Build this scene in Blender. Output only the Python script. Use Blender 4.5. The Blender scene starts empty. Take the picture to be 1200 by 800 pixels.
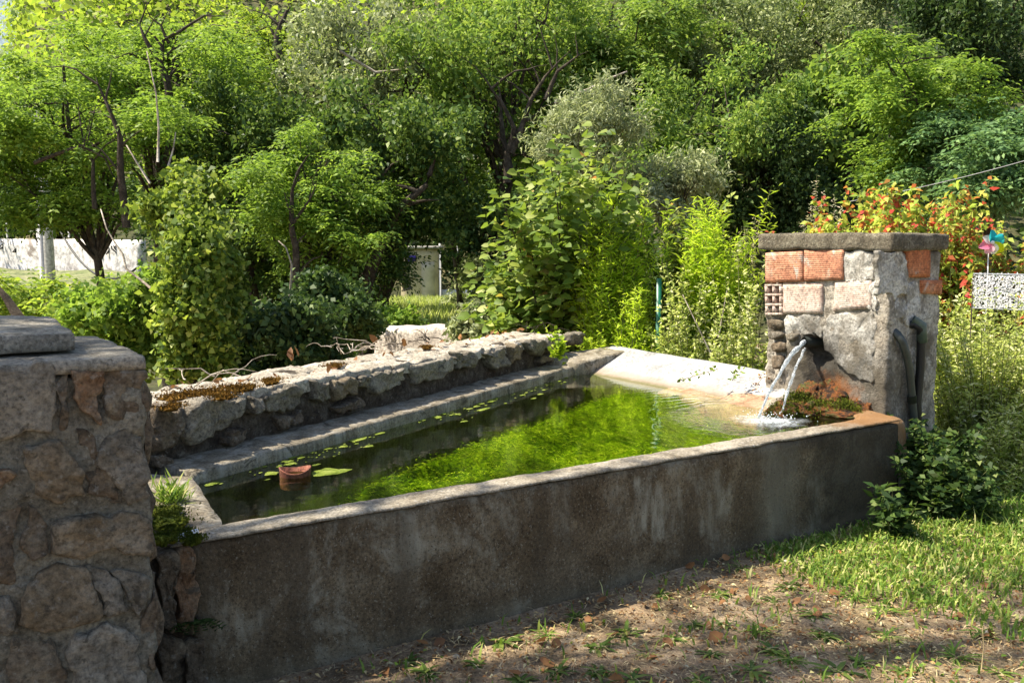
import bpy, bmesh, math, random
import numpy as np
from mathutils import Vector, noise
R = math.radians
S = bpy.context.scene
C = S.collection
rng = np.random.default_rng(7)
random.seed(7)

# ------------------------------------------------------------ camera, sky, sun
FX, PITCH, EYE = 1100.0, R(6.0), 1.6
cam = bpy.data.cameras.new('camera'); co = bpy.data.objects.new('camera', cam); C.objects.link(co)
cam.sensor_width = 36; cam.lens = 36 * FX / 1200; cam.clip_end = 2000; cam.clip_start = .05
co.location = (0, 0, EYE); co.rotation_euler = (R(90) - PITCH, 0, 0)
S.camera = co
SUN_AZ = math.atan2(-.99, .06)            # from +Y towards +X
SUN_EL = R(55)
W_ = bpy.data.worlds.new('World'); S.world = W_; W_.use_nodes = True
wn = W_.node_tree; sky = wn.nodes.new('ShaderNodeTexSky'); sky.sky_type = 'NISHITA'; sky.sun_disc = False
sky.sun_elevation = SUN_EL; sky.sun_rotation = SUN_AZ % (2 * math.pi)
sky.air_density = 1.0; sky.dust_density = 1.5
wn.links.new(sky.outputs[0], wn.nodes['Background'].inputs[0]); wn.nodes['Background'].inputs[1].default_value = .115
sl = bpy.data.lights.new('sun', 'SUN'); sl.energy = 5.0; sl.angle = R(.55); sl.color = (1, .93, .80)
so = bpy.data.objects.new('sun', sl); C.objects.link(so)
sdir = Vector((math.sin(SUN_AZ) * math.cos(SUN_EL), math.cos(SUN_AZ) * math.cos(SUN_EL), math.sin(SUN_EL)))
so.rotation_euler = (-sdir).to_track_quat('-Z', 'Y').to_euler(); so.location = (-20, 10, 30)
S.view_settings.view_transform = 'Standard'; S.view_settings.look = 'None'; S.view_settings.exposure = 1.12
S.view_settings.use_white_balance = True; S.view_settings.white_balance_temperature = 6800; S.view_settings.white_balance_tint = 10
S.view_settings.gamma = 1
S.cycles.max_bounces = 7; S.cycles.diffuse_bounces = 3; S.cycles.glossy_bounces = 3
S.cycles.transmission_bounces = 4; S.cycles.transparent_max_bounces = 10
S.cycles.caustics_reflective = False; S.cycles.caustics_refractive = False

# ------------------------------------------------------------ measuring helpers (photograph pixel + real depth -> point)
def ray(x, y):
    a = (x - 600) / FX; b = -(y - 400) / FX
    return Vector((a, math.cos(PITCH) + b * math.sin(PITCH), -math.sin(PITCH) + b * math.cos(PITCH)))
def at(x, y, Y):
    r = ray(x, y); return Vector((0, 0, EYE)) + r * (Y / r.y)
def atz(x, y, z):
    r = ray(x, y); return Vector((0, 0, EYE)) + r * ((z - EYE) / r.z)
def onplane(x, y, p0, n):
    r = ray(x, y); o = Vector((0, 0, EYE)); return o + r * ((p0 - o).dot(n) / r.dot(n))
# trough frame: s runs along the front wall, t across it towards the back
O0 = Vector((-1.21, 3.14, 0)); U = Vector((.8313, .5558, 0)); V_ = Vector((-.5558, .8313, 0)); Z = Vector((0, 0, 1))
def T(s, t, z=0.): return O0 + U * s + V_ * t + Z * z

def sstep(a, b, x):
    t = min(1, max(0, (x - a) / (b - a))); return t * t * (3 - 2 * t)
def ground_z(x, y):
    w = (x + 1.61) * -.877 + (y - 4.33) * .48           # distance behind the stone wall
    h = 0.
    h += -1.3 * sstep(.3, 5, w) * (1 - sstep(4.5, 9, x + .0 * y))
    h += .55 * sstep(2.4, 4.2, x - .05 * y) * sstep(5.2, 9.5, y)
    h += .30 * sstep(7.6, 9.5, y) * sstep(-.2, 1.0, x) * (1 - sstep(2.5, 4, x))
    h += max(0, y - 13) * .42 * sstep(1, 7, x - .12 * (y - 13)) 
    h += max(0, y - 44) * .62 * (1 - sstep(1, 7, x - .12 * (y - 13))) * (1 - .8 * sstep(.44, .56, -x / max(y, 1)))
    if y > 2: h += .03 * noise.noise((x * .8, y * .8, 0)) 
    return h

# ------------------------------------------------------------ mesh helpers
class MB:
    def __init__(self): self.v = []; self.f4 = []; self.f3 = []; self.n = 0
    def add(self, v, f):
        v = np.asarray(v, dtype=np.float64).reshape(-1, 3)
        f = np.asarray(f, dtype=np.int64)
        if f.size:
            (self.f4 if f.shape[1] == 4 else self.f3).append(f + self.n)
        self.v.append(v); self.n += len(v)
    def addm(self, v, flist):
        b = self.n
        self.v.append(np.asarray(v, dtype=np.float64).reshape(-1, 3)); self.n += len(v)
        q = [f for f in flist if len(f) == 4]; t = [f for f in flist if len(f) == 3]
        if q: self.f4.append(np.array(q) + b)
        if t: self.f3.append(np.array(t) + b)
    def mesh(self, name, mat, off=(0, 0, 0), smooth=False):
        v = (np.concatenate(self.v) - np.array(off)).astype(np.float32)
        q = np.concatenate(self.f4) if self.f4 else np.zeros((0, 4), int)
        t = np.concatenate(self.f3) if self.f3 else np.zeros((0, 3), int)
        me = bpy.data.meshes.new(name); me.vertices.add(len(v)); me.vertices.foreach_set('co', v.ravel())
        li = np.concatenate([q.ravel(), t.ravel()]).astype(np.int32)
        me.loops.add(len(li)); me.loops.foreach_set('vertex_index', li)
        me.polygons.add(len(q) + len(t))
        ls = np.concatenate([np.arange(len(q)) * 4, len(q) * 4 + np.arange(len(t)) * 3]).astype(np.int32)
        me.polygons.foreach_set('loop_start', ls)
        if smooth: me.polygons.foreach_set('use_smooth', np.ones(len(q) + len(t), dtype=bool))
        me.materials.append(mat); me.update(calc_edges=True); me.validate()
        return me
    def obj(self, name, mat, parent=None, smooth=False, base=None):
        if parent is not None:
            off = Vector((0, 0, 0)); p = parent
            while p is not None: off += Vector(p.location); p = p.parent
            loc = (0, 0, 0)
        else:
            if base is None:
                v = np.concatenate(self.v); base = ((v[:, 0].min() + v[:, 0].max()) / 2, (v[:, 1].min() + v[:, 1].max()) / 2, v[:, 2].min())
            off = Vector([float(q) for q in base]); loc = off
        o = bpy.data.objects.new(name, self.mesh(name, mat, off, smooth)); C.objects.link(o)
        o.location = loc; o.parent = parent
        return o
def tag(o, label=None, cat=None, group=None, kind=None):
    if label: o['label'] = label
    if cat: o['category'] = cat
    if group: o['group'] = group
    if kind: o['kind'] = kind
    return o
def thing(name, loc, label, cat, group=None):
    o = bpy.data.objects.new(name, None); C.objects.link(o); o.location = loc; o.empty_display_size = .1
    return tag(o, label, cat, group)
def kids(o): return [c for c in list(C.objects) if c.parent == o]
def clone(o, parent=None, tree=None):
    tree = tree if tree is not None else {}
    c = o.copy(); C.objects.link(c); c.parent = parent
    for ch in tree.get(o.name, kids(o)): clone(ch, c)
    return c

def norm(a): return a / (np.linalg.norm(a, axis=-1, keepdims=True) + 1e-9)
def rnd_unit(n):
    return norm(rng.normal(size=(n, 3)))
def leaves(mb, c, d, nrm, ln, wd, fold=.18, bend=.12, pos=.45):
    """kite leaves: one folded quad each"""
    c = np.asarray(c); n = len(c); d = norm(np.asarray(d)); sd = norm(np.cross(d, nrm)); nn = np.cross(sd, d)
    ln = np.broadcast_to(ln, (n,))[:, None]; wd = np.broadcast_to(wd, (n,))[:, None]
    m = c + d * ln * pos
    vv = np.stack([c, m + sd * wd / 2 + nn * wd * fold, c + d * ln - nn * ln * bend, m - sd * wd / 2 + nn * wd * fold], 1)
    mb.add(vv.reshape(-1, 3), np.arange(n * 4).reshape(n, 4))
def bigleaves(mb, c, d, nrm, ln, wd, bend=.2):
    """broad pointed leaves with a midrib fold, eight triangles each"""
    c = np.asarray(c); n = len(c); d = norm(np.asarray(d)); sd = norm(np.cross(d, nrm)); nn = np.cross(sd, d)
    ln = np.broadcast_to(ln, (n,))[:, None]; wd = np.broadcast_to(wd, (n,))[:, None]
    def p(a, b, h): return c + d * ln * a + sd * wd * b + nn * (wd * h - ln * bend * a * a)
    vv = np.stack([p(0, 0, 0), p(.28, .46, .12), p(.66, .40, .10), p(1, 0, 0), p(.66, -.40, .10), p(.28, -.46, .12), p(.3, 0, 0), p(.68, 0, 0)], 1)
    b = np.arange(n)[:, None] * 8
    k = mb.n
    mb.v.append(vv.reshape(-1, 3)); mb.n += n * 8
    mb.f4.append(np.concatenate([b + np.array([1, 2, 7, 6]), b + np.array([6, 7, 4, 5])]) + k)
    mb.f3.append(np.concatenate([b + np.array([0, 1, 6]), b + np.array([2, 3, 7]), b + np.array([0, 6, 5]), b + np.array([7, 3, 4])]) + k)
def tube(mb, pts, rad, n=6, cap=True):
    pts = [Vector(p) for p in pts]; m = len(pts)
    rad = [rad] * m if not hasattr(rad, '__len__') else rad
    vs = []; fs = []
    up = Vector((.31, .2, .93)); 
    for i, p in enumerate(pts):
        t = (pts[min(i + 1, m - 1)] - pts[max(i - 1, 0)]).normalized()
        a = t.cross(up)
        if a.length < .1: a = t.cross(Vector((1, 0, 0)))
        a.normalize(); b = t.cross(a)
        for k in range(n):
            w = 2 * math.pi * k / n; vs.append(p + (a * math.cos(w) + b * math.sin(w)) * rad[i])
    for i in range(m - 1):
        for k in range(n): fs.append((i * n + k, i * n + (k + 1) % n, (i + 1) * n + (k + 1) % n, (i + 1) * n + k))
    if cap:
        for e, o in ((0, 0), (1, (m - 1) * n)):
            vs.append(pts[-1] if e else pts[0]); c = len(vs) - 1
            for k in range(n): fs.append((c, o + k, o + (k + 1) % n))
    mb.addm([tuple(v) for v in vs], fs)
def nz(p, f, seed=0): return noise.noise_vector((p[0] * f + seed, p[1] * f + seed * 1.7, p[2] * f))
def hexa(mb, c8, res=.05, rd=.012, amp=.006, freq=6, seed=0, amp2=0.0, freq2=25):
    """rounded, roughened block from 8 corners (bottom 4 ccw, top 4 ccw)"""
    c = [Vector(p) for p in c8]
    L = [max((c[1] - c[0]).length, (c[6] - c[7]).length), max((c[3] - c[0]).length, (c[6] - c[5]).length), (c[4] - c[0]).length]
    n = [max(2, min(160, int(round(l / res)))) for l in L]
    def tri(a, b, e):
        bot = (c[0] * (1 - a) + c[1] * a) * (1 - b) + (c[3] * (1 - a) + c[2] * a) * b
        top = (c[4] * (1 - a) + c[5] * a) * (1 - b) + (c[7] * (1 - a) + c[6] * a) * b
        return bot * (1 - e) + top * e
    key = {}; vs = []; fs = []
    def vid(i, j, k):
        q = (i, j, k)
        if q in key: return key[q]
        p = [i / n[0] * L[0], j / n[1] * L[1], k / n[2] * L[2]]
        r = min(rd, min(L) / 2.01)
        inn = [min(max(p[m], r), L[m] - r) for m in range(3)]
        dv = Vector([p[m] - inn[m] for m in range(3)])
        if dv.length > 1e-9: dv = dv.normalized() * r
        p = [(inn[m] + dv[m]) / L[m] for m in range(3)]
        w = tri(*p)
        w = w + nz(w, freq, seed) * amp
        if amp2: w = w + nz(w, freq2, seed + 5) * amp2
        key[q] = len(vs); vs.append(w); return key[q]
    for a, b, e in ((0, 1, 2), (0, 2, 1), (1, 2, 0)):
        for side in (0, n[e]):
            for i in range(n[a]):
                for j in range(n[b]):
                    q = []
                    for (x, y) in ((i, j), (i + 1, j), (i + 1, j + 1), (i, j + 1)):
                        idx = [0, 0, 0]; idx[a] = x; idx[b] = y; idx[e] = side; q.append(vid(*idx))
                    flip = (side == 0) ^ (e == 1)
                    fs.append(tuple(q[::-1]) if flip else tuple(q))
    mb.addm([tuple(v) for v in vs], fs)
def box8(s0, s1, t0, t1, z0, z1):
    return [T(s0, t0, z0), T(s1, t0, z0), T(s1, t1, z0), T(s0, t1, z0), T(s0, t0, z1), T(s1, t0, z1), T(s1, t1, z1), T(s0, t1, z1)]
def wbox(x0, x1, y0, y1, z0, z1):
    return [Vector(p) for p in ((x0, y0, z0), (x1, y0, z0), (x1, y1, z0), (x0, y1, z0), (x0, y0, z1), (x1, y0, z1), (x1, y1, z1), (x0, y1, z1))]
def plate(mb, poly, nrm, depth, dome=.3, rough=.01, n=22, seed=0, jit=.01, rings=((1, -.6), (1.0, .15), (.95, .62), (.84, .88), (.62, 1.0), (.34, 1.04)), sharp=False):
    """irregular stone: outline on a plane, bulging along nrm, running back behind it"""
    poly = [Vector(p) for p in poly]; nrm = Vector(nrm).normalized()
    m = len(poly); cen = sum(poly, Vector()) / m
    # resample
    seg = [(poly[(i + 1) % m] - poly[i]).length for i in range(m)]; tot = sum(seg); out = []
    i = 0; acc = 0
    for k in range(n):
        q = tot * k / n
        while acc + seg[i] < q: acc += seg[i]; i += 1
        a = (q - acc) / seg[i]; out.append(poly[i].lerp(poly[(i + 1) % m], a))
    if not sharp: out = [out[k] * .5 + (out[k - 1] + out[(k + 1) % n]) * .25 for k in range(n)]
    def flat(v): return v - nrm * v.dot(nrm)
    out = [p + flat(nz(p, 14, seed) * jit + nz(p, 42, seed) * jit * .45) for p in out]
    vs = []; fs = []
    for r, h in rings:
        for p in out:
            w = cen + (p - cen) * r + nrm * depth * h
            d = nz(w, 9, seed + 3) * rough + nz(w, 30, seed) * rough * .55
            fc = noise.voronoi(w * 13 + Vector((seed, 0, 0)))[0]; w = w + nrm * ((fc[1] - fc[0]) - .3) * rough * (1.1 if h > .5 else 0)
            vs.append(w + (nrm * d.dot(nrm) * (1.6 if h > .5 else .6)) + d * .3)
    for a in range(len(rings) - 1):
        for k in range(n): fs.append((a * n + k, a * n + (k + 1) % n, (a + 1) * n + (k + 1) % n, (a + 1) * n + k))
    w = cen + nrm * depth * 1.05; vs.append(w + nz(w, 9, seed + 3) * rough * 1.5); c = len(vs) - 1; o = (len(rings) - 1) * n
    for k in range(n): fs.append((c, o + k, o + (k + 1) % n))
    mb.addm([tuple(v) for v in vs], [f if len(f) == 3 else f for f in fs])
def lump(mb, c, r, seed=0, rough=.25, seg=10, ring=7, freq=2.2, fine=0.):
    c = Vector(c); r = Vector(r) if hasattr(r, '__len__') else Vector((r, r, r)); vs = []; fs = []
    for i in range(ring + 1):
        th = math.pi * i / ring
        for k in range(seg):
            ph = 2 * math.pi * k / seg; d = Vector((math.sin(th) * math.cos(ph), math.sin(th) * math.sin(ph), math.cos(th)))
            q = 1 + rough * noise.noise(d * freq + Vector((seed, seed * 2.3, 0))) + fine * noise.noise(d * freq * 4.1 + Vector((seed, 0, 7))); vs.append(c + Vector((d.x * r.x, d.y * r.y, d.z * r.z)) * q)
    for i in range(ring):
        for k in range(seg): fs.append((i * seg + k, (i + 1) * seg + k, (i + 1) * seg + (k + 1) % seg, i * seg + (k + 1) % seg))
    mb.addm([tuple(v) for v in vs], fs)

# ------------------------------------------------------------ materials
def newmat(name):
    m = bpy.data.materials.new(name); m.use_nodes = True; nt = m.node_tree
    return m, nt, nt.nodes['Principled BSDF']
def nd(nt, typ, **kw):
    n = nt.nodes.new('ShaderNode' + typ)
    for k, v in kw.items():
        if k.startswith('_'): setattr(n, k[1:], v)
        elif hasattr(v, 'is_linked') or isinstance(v, bpy.types.NodeSocket): nt.links.new(v, n.inputs[k.replace('__', ' ')])
        else: n.inputs[k.replace('__', ' ')].default_value = v
    return n
def c4(c): return (c[0], c[1], c[2], 1)
def ramp(nt, fac, stops, interp='LINEAR'):
    r = nt.nodes.new('ShaderNodeValToRGB'); nt.links.new(fac, r.inputs[0]); e = r.color_ramp.elements; r.color_ramp.interpolation = interp
    while len(e) < len(stops): e.new(.5)
    for i, (p, c) in enumerate(stops): e[i].position = p; e[i].color = c4(c)
    return r.outputs[0]
def pos(nt, scale=(1, 1, 1)):
    g = nt.nodes.new('ShaderNodeNewGeometry'); 
    if scale == (1, 1, 1): return g.outputs['Position']
    m = nd(nt, 'VectorMath', _operation='MULTIPLY'); nt.links.new(g.outputs['Position'], m.inputs[0]); m.inputs[1].default_value = scale
    return m.outputs[0]
def noi(nt, vec, scale, detail=6, rough=.6, dist=0.):
    n = nd(nt, 'TexNoise', Scale=scale, Detail=detail, Roughness=rough, Distortion=dist); nt.links.new(vec, n.inputs['Vector']); return n.outputs['Fac']
def mix(nt, fac, a, b, mode='MIX'):
    m = nt.nodes.new('ShaderNodeMix'); m.data_type = 'RGBA'; m.blend_type = mode
    for i, v in ((0, fac), (6, a), (7, b)):
        if isinstance(v, bpy.types.NodeSocket): nt.links.new(v, m.inputs[i])
        else: m.inputs[i].default_value = v if i == 0 else c4(v)
    return m.outputs[2]
def mth(nt, op, a, b=0., clamp=False):
    m = nt.nodes.new('ShaderNodeMath'); m.operation = op; m.use_clamp = clamp
    for i, v in enumerate((a, b)):
        if isinstance(v, bpy.types.NodeSocket): nt.links.new(v, m.inputs[i])
        else: m.inputs[i].default_value = v
    return m.outputs[0]
def mrange(nt, v, a, b, c=0., d=1.):
    m = nt.nodes.new('ShaderNodeMapRange'); m.interpolation_type = 'SMOOTHSTEP'; nt.links.new(v, m.inputs[0])
    for i, q in enumerate((a, b, c, d)): m.inputs[i + 1].default_value = q
    return m.outputs[0]
def near(nt, pt, r0, r1, sc=(1, 1, 1), wob=.0):
    """1 inside distance r0 of a point of the world, 0 beyond r1 (a stain's own place)"""
    v = pos(nt)
    s = nd(nt, 'VectorMath', _operation='SUBTRACT'); nt.links.new(v, s.inputs[0]); s.inputs[1].default_value = pt
    m = nd(nt, 'VectorMath', _operation='MULTIPLY'); nt.links.new(s.outputs[0], m.inputs[0]); m.inputs[1].default_value = sc
    l = nd(nt, 'VectorMath', _operation='LENGTH'); nt.links.new(m.outputs[0], l.inputs[0])
    d = l.outputs['Value']
    if wob: d = mth(nt, 'ADD', d, mth(nt, 'MULTIPLY', mth(nt, 'SUBTRACT', noi(nt, v, 9, 5), .5), wob))
    return mrange(nt, d, r0, r1, 1, 0)
def rock(name, stops, scale=5, bump=.5, rough=.9, speck=None, lichen=None, streak=None, fine=60, bscale=18, spec=.3, extra=None, facet=.0):
    m, nt, b = newmat(name); p = pos(nt)
    col = ramp(nt, noi(nt, p, scale, 8, .62, .3), stops)
    f = noi(nt, p, fine, 5, .7)
    col = mix(nt, .75, col, ramp(nt, f, [(.32, (.22, .21, .20)), (.48, (.95, .95, .95)), (.68, (1.75, 1.72, 1.66))]), 'MULTIPLY')
    if streak:
        q = noi(nt, pos(nt, (9, 9, .7)), 1.6, 6, .65, .2); col = mix(nt, mrange(nt, q, .45, .68, 0, streak[1]), col, streak[0])
    if speck:
        q = noi(nt, p, speck[2], 4, .6); col = mix(nt, mrange(nt, q, .58, .70, 0, speck[1]), col, speck[0])
    if lichen:
        q = noi(nt, p, lichen[2], 7, .7, .8); col = mix(nt, mrange(nt, q, .56, .63, 0, lichen[1]), col, lichen[0])
    if extra: col = extra(nt, col)
    nt.links.new(col, b.inputs['Base Color'])
    b.inputs['Specular IOR Level'].default_value = spec
    b.inputs['Roughness'].default_value = rough
    vr = nd(nt, 'TexVoronoi', _feature='F1', Scale=bscale * .9, Randomness=1.0)
    wv = nd(nt, 'VectorMath', _operation='ADD'); nt.links.new(p, wv.inputs[0]); nn_ = nd(nt, 'TexNoise', Scale=bscale * .5, Detail=4.0); nt.links.new(p, nn_.inputs['Vector'])
    sc_ = nd(nt, 'VectorMath', _operation='SCALE'); nt.links.new(nn_.outputs['Color'], sc_.inputs[0]); sc_.inputs['Scale'].default_value = 2.2 / bscale; nt.links.new(sc_.outputs[0], wv.inputs[1]); nt.links.new(wv.outputs[0], vr.inputs['Vector'])
    h = mth(nt, 'ADD', mth(nt, 'ADD', mth(nt, 'MULTIPLY', noi(nt, p, bscale, 8, .7), 1.0), mth(nt, 'MULTIPLY', noi(nt, p, bscale * 5, 6, .75), .55)), mth(nt, 'MULTIPLY', vr.outputs['Distance'], facet))
    bp = nd(nt, 'Bump', Strength=bump, Distance=.03); nt.links.new(h, bp.inputs['Height']); nt.links.new(bp.outputs[0], b.inputs['Normal'])
    return m
def leafmat(name, stops, trans=(.30, .45, .04), tfac=.35, rough=.55, varscale=1.3, spec=.15, hue=.25):
    m, nt, b = newmat(name); g = nt.nodes.new('ShaderNodeNewGeometry')
    col = ramp(nt, g.outputs['Random Per Island'], stops)
    v = noi(nt, g.outputs['Position'], varscale, 3, .5)
    col = mix(nt, 1, col, ramp(nt, v, [(.3, (1 - hue, 1 - hue, 1 - hue)), (.7, (1 + hue, 1 + hue * .9, 1))]), 'MULTIPLY')
    nt.links.new(col, b.inputs['Base Color']); b.inputs['Roughness'].default_value = rough; b.inputs['Specular IOR Level'].default_value = spec
    t = nd(nt, 'BsdfTranslucent'); tc = mix(nt, .55, mix(nt, 1, col, (2.2, 2.2, 1.4), 'MULTIPLY'), trans); nt.links.new(tc, t.inputs['Color'])
    mx = nd(nt, 'MixShader', Fac=tfac); nt.links.new(b.outputs[0], mx.inputs[1]); nt.links.new(t.outputs[0], mx.inputs[2])
    nt.links.new(mx.outputs[0], nt.nodes['Material Output'].inputs[0])
    return m
def plain(name, col, rough=.6, spec=.4, var=.25, scale=20, metallic=0, bump=.15):
    m, nt, b = newmat(name); p = pos(nt)
    q = ramp(nt, noi(nt, p, scale, 5), [(.3, [x * (1 - var) for x in col]), (.7, [x * (1 + var) for x in col])])
    nt.links.new(q, b.inputs['Base Color']); b.inputs['Roughness'].default_value = rough; b.inputs['Specular IOR Level'].default_value = spec
    b.inputs['Metallic'].default_value = metallic
    bp = nd(nt, 'Bump', Strength=bump, Distance=.01); nt.links.new(noi(nt, p, scale * 3, 5), bp.inputs['Height']); nt.links.new(bp.outputs[0], b.inputs['Normal'])
    return m

M = {}
# trough front: dark weathered concrete, pale scaly patches, vertical water marks, wet dark right end
def front_extra(nt, col):
    p = pos(nt)
    q = noi(nt, p, 2.2, 8, .72, .4); q2 = noi(nt, pos(nt, (14, 14, 3)), 1.5, 7, .7)
    col = mix(nt, mth(nt, 'MULTIPLY', mrange(nt, q, .47, .62), mrange(nt, q2, .38, .62, .2, 1)), col, (.33, .30, .23))
    e = near(nt, T(4.0, 0, .35), .35, .95, (1, 1, .5), .5)
    col = mix(nt, mth(nt, 'MULTIPLY', e, .75), col, (.035, .033, .026))
    pl = near(nt, T(3.15, 0, .3), .03, .22, (1, 1, .45), .25)
    col = mix(nt, mth(nt, 'MULTIPLY', pl, .55), col, (.33, .31, .24))
    g = nd(nt, 'SeparateXYZ'); nt.links.new(p, g.inputs[0])
    lo = mrange(nt, mth(nt, 'ADD', g.outputs[2], mth(nt, 'MULTIPLY', noi(nt, p, 5, 8, .7), .34)), .16, .26, 1, 0)
    col = mix(nt, mth(nt, 'MULTIPLY', lo, .4), col, (.19, .16, .11))
    vc = nd(nt, 'TexVoronoi', _feature='DISTANCE_TO_EDGE', Scale=1.5); wq = nd(nt, 'VectorMath', _operation='ADD'); nq = nd(nt, 'TexNoise', Scale=3.0, Detail=8.0); nt.links.new(p, nq.inputs['Vector'])
    nt.links.new(p, wq.inputs[0]); sq = nd(nt, 'VectorMath', _operation='SCALE'); nt.links.new(nq.outputs['Color'], sq.inputs[0]); sq.inputs['Scale'].default_value = .35; nt.links.new(sq.outputs[0], wq.inputs[1]); nt.links.new(wq.outputs[0], vc.inputs['Vector'])
    col = mix(nt, mth(nt, 'MULTIPLY', mrange(nt, vc.outputs['Distance'], .002, .008, 1, 0), mrange(nt, noi(nt, p, 1.3, 3), .5, .6, 0, .35)), col, (.02, .016, .012))
    pit = noi(nt, p, 130, 3, .5); col = mix(nt, mrange(nt, pit, .62, .68, 0, .7), col, (.025, .02, .015))
    # wide dark run-down bands below the rim
    rd_ = noi(nt, pos(nt, (3.2, 3.2, .5)), 1.2, 6, .6)
    col = mix(nt, mth(nt, 'MULTIPLY', mrange(nt, rd_, .45, .65), .5), col, (.07, .055, .038))
    return col
M['front'] = rock('front_wall_concrete', [(.25, (.06, .042, .024)), (.45, (.115, .083, .050)), (.6, (.17, .13, .083)), (.8, (.28, .23, .155))], 4.5, .55, .92, speck=((.4, .37, .3), .5, 90), fine=75, bscale=22, extra=front_extra, spec=.08)
def rim_extra(nt, col):
    o = near(nt, T(4.12, .25, .56), .22, .55, (1, 1, 1), .35)
    col = mix(nt, mth(nt, 'MULTIPLY', o, .85), col, (.24, .115, .035))
    return col
M['rim'] = rock('rim_concrete', [(.3, (.15, .125, .09)), (.5, (.27, .235, .18)), (.7, (.40, .36, .29))], 6, .6, .9, speck=((.62, .6, .55), .6, 60), lichen=((.1, .085, .06), .6, 11), fine=90, bscale=30, extra=rim_extra)
M['ledge'] = rock('ledge_concrete', [(.3, (.12, .10, .07)), (.52, (.24, .205, .15)), (.75, (.42, .38, .30))], 7, .7, .9, streak=((.44, .41, .35), .7), lichen=((.055, .045, .03), .8, 6), fine=80, bscale=25)
def slab_extra(nt, col):
    p = pos(nt)
    w = mrange(nt, noi(nt, pos(nt, (2, 2, 2)), 1.8, 5, .5), .42, .6); col = mix(nt, mth(nt, 'MULTIPLY', w, .3), col, (.62, .62, .62))
    g = nd(nt, 'SeparateXYZ'); nt.links.new(p, g.inputs[0])
    lo = mrange(nt, mth(nt, 'ADD', g.outputs[2], mth(nt, 'MULTIPLY', noi(nt, p, 6, 5), .05)), .545, .60, 1, 0)
    col = mix(nt, mth(nt, 'MULTIPLY', lo, .8), col, (.30, .22, .17))
    lo = mrange(nt, mth(nt, 'ADD', g.outputs[2], mth(nt, 'MULTIPLY', noi(nt, p, 9, 5), .03)), .515, .54, 1, 0)
    return mix(nt, mth(nt, 'MULTIPLY', lo, .85), col, (.12, .11, .04))
M['slab'] = rock('washing_slab_cement', [(.3, (.20, .20, .20)), (.5, (.30, .30, .295)), (.7, (.38, .375, .37))], 3, .22, .75, fine=40, bscale=14, extra=slab_extra, lichen=((.3, .29, .27), .45, 7))
M['apron'] = rock('wet_algae_cement', [(.3, (.18, .10, .045)), (.5, (.42, .25, .16)), (.62, (.46, .30, .20)), (.75, (.16, .13, .04))], 7, .4, .35, fine=60, bscale=18, spec=.5)
M['core'] = rock('old_mortar', [(.3, (.07, .055, .04)), (.5, (.15, .13, .10)), (.72, (.26, .23, .18))], 8, .9, .95, speck=((.35, .33, .28), .6, 45), fine=60, bscale=26)
M['darkcore'] = rock('crumbling_dark_mortar', [(.3, (.03, .022, .016)), (.5, (.075, .058, .042)), (.75, (.17, .15, .12))], 10, 1.0, .95, speck=((.28, .26, .22), .5, 40), fine=60, bscale=24)
stone_sets = dict(
    grey=[(.25, (.10, .085, .065)), (.5, (.20, .175, .135)), (.75, (.34, .30, .24))],
    pale=[(.25, (.14, .12, .09)), (.5, (.27, .24, .19)), (.75, (.42, .38, .31))],
    ochre=[(.25, (.12, .075, .035)), (.45, (.20, .155, .10)), (.62, (.27, .22, .155)), (.8, (.38, .33, .25))],
    rust=[(.25, (.14, .075, .04)), (.5, (.25, .15, .085)), (.7, (.28, .23, .16))],
    brown=[(.25, (.08, .06, .04)), (.5, (.17, .13, .09)), (.75, (.29, .25, .18))])
for k, v in stone_sets.items():
    M['st_' + k] = rock('stone_' + k, v, 9, 1.0, .92, speck=((.5, .48, .42), .35, 38), lichen=((.07, .06, .045), .75, 13), fine=65, bscale=15, facet=.45)
M['st_cap'] = rock('stone_top_pale', [(.25, (.20, .17, .125)), (.5, (.38, .34, .275)), (.75, (.56, .52, .45))], 6, .7, .9, lichen=((.16, .14, .11), .75, 9), speck=((.62, .6, .55), .5, 40), fine=60, bscale=20)
M['pcap'] = rock('pillar_cap_cement', [(.3, (.14, .125, .10)), (.5, (.24, .22, .18)), (.7, (.34, .31, .26))], 9, .6, .93, lichen=((.08, .07, .05), .6, 16), speck=((.42, .4, .35), .5, 70), fine=90, bscale=28)
M['pface'] = rock('pillar_pointing', [(.25, (.09, .08, .06)), (.5, (.17, .155, .12)), (.75, (.27, .25, .20))], 6, .8, .93, speck=((.36, .34, .29), .5, 60), lichen=((.06, .05, .035), .6, 8), fine=80, bscale=15, facet=.4)
SP = T(4.36, .80, .80)
def tap_extra(nt, col):
    p = pos(nt)
    g = nd(nt, 'SeparateXYZ'); nt.links.new(p, g.inputs[0])
    w = near(nt, T(4.40, .72, .80), .12, .34, (1, 1, .85), .35)
    col = mix(nt, mth(nt, 'MULTIPLY', w, .93), col, (.018, .015, .012))
    w2 = near(nt, T(4.36, .40, .62), .12, .42, (1, 1, .8), .5)
    col = mix(nt, mth(nt, 'MULTIPLY', w2, .75), col, (.05, .045, .035))
    gr_ = noi(nt, p, 4.5, 8, .7, .6); col = mix(nt, mrange(nt, gr_, .46, .60, 0, .7), col, (.13, .11, .08))
    o = near(nt, T(4.3, .55, .60), .08, .26, (1, 1, 1.3), .4)
    return mix(nt, mth(nt, 'MULTIPLY', o, .8), col, (.26, .09, .02))
M['tapcore'] = rock('tap_pillar_render', [(.25, (.16, .135, .10)), (.42, (.32, .28, .225)), (.56, (.48, .44, .38)), (.75, (.62, .59, .53))], 5, .8, .9, lichen=((.13, .11, .085), .7, 7), speck=((.10, .08, .06), .55, 24), fine=55, bscale=18, extra=tap_extra)
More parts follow.
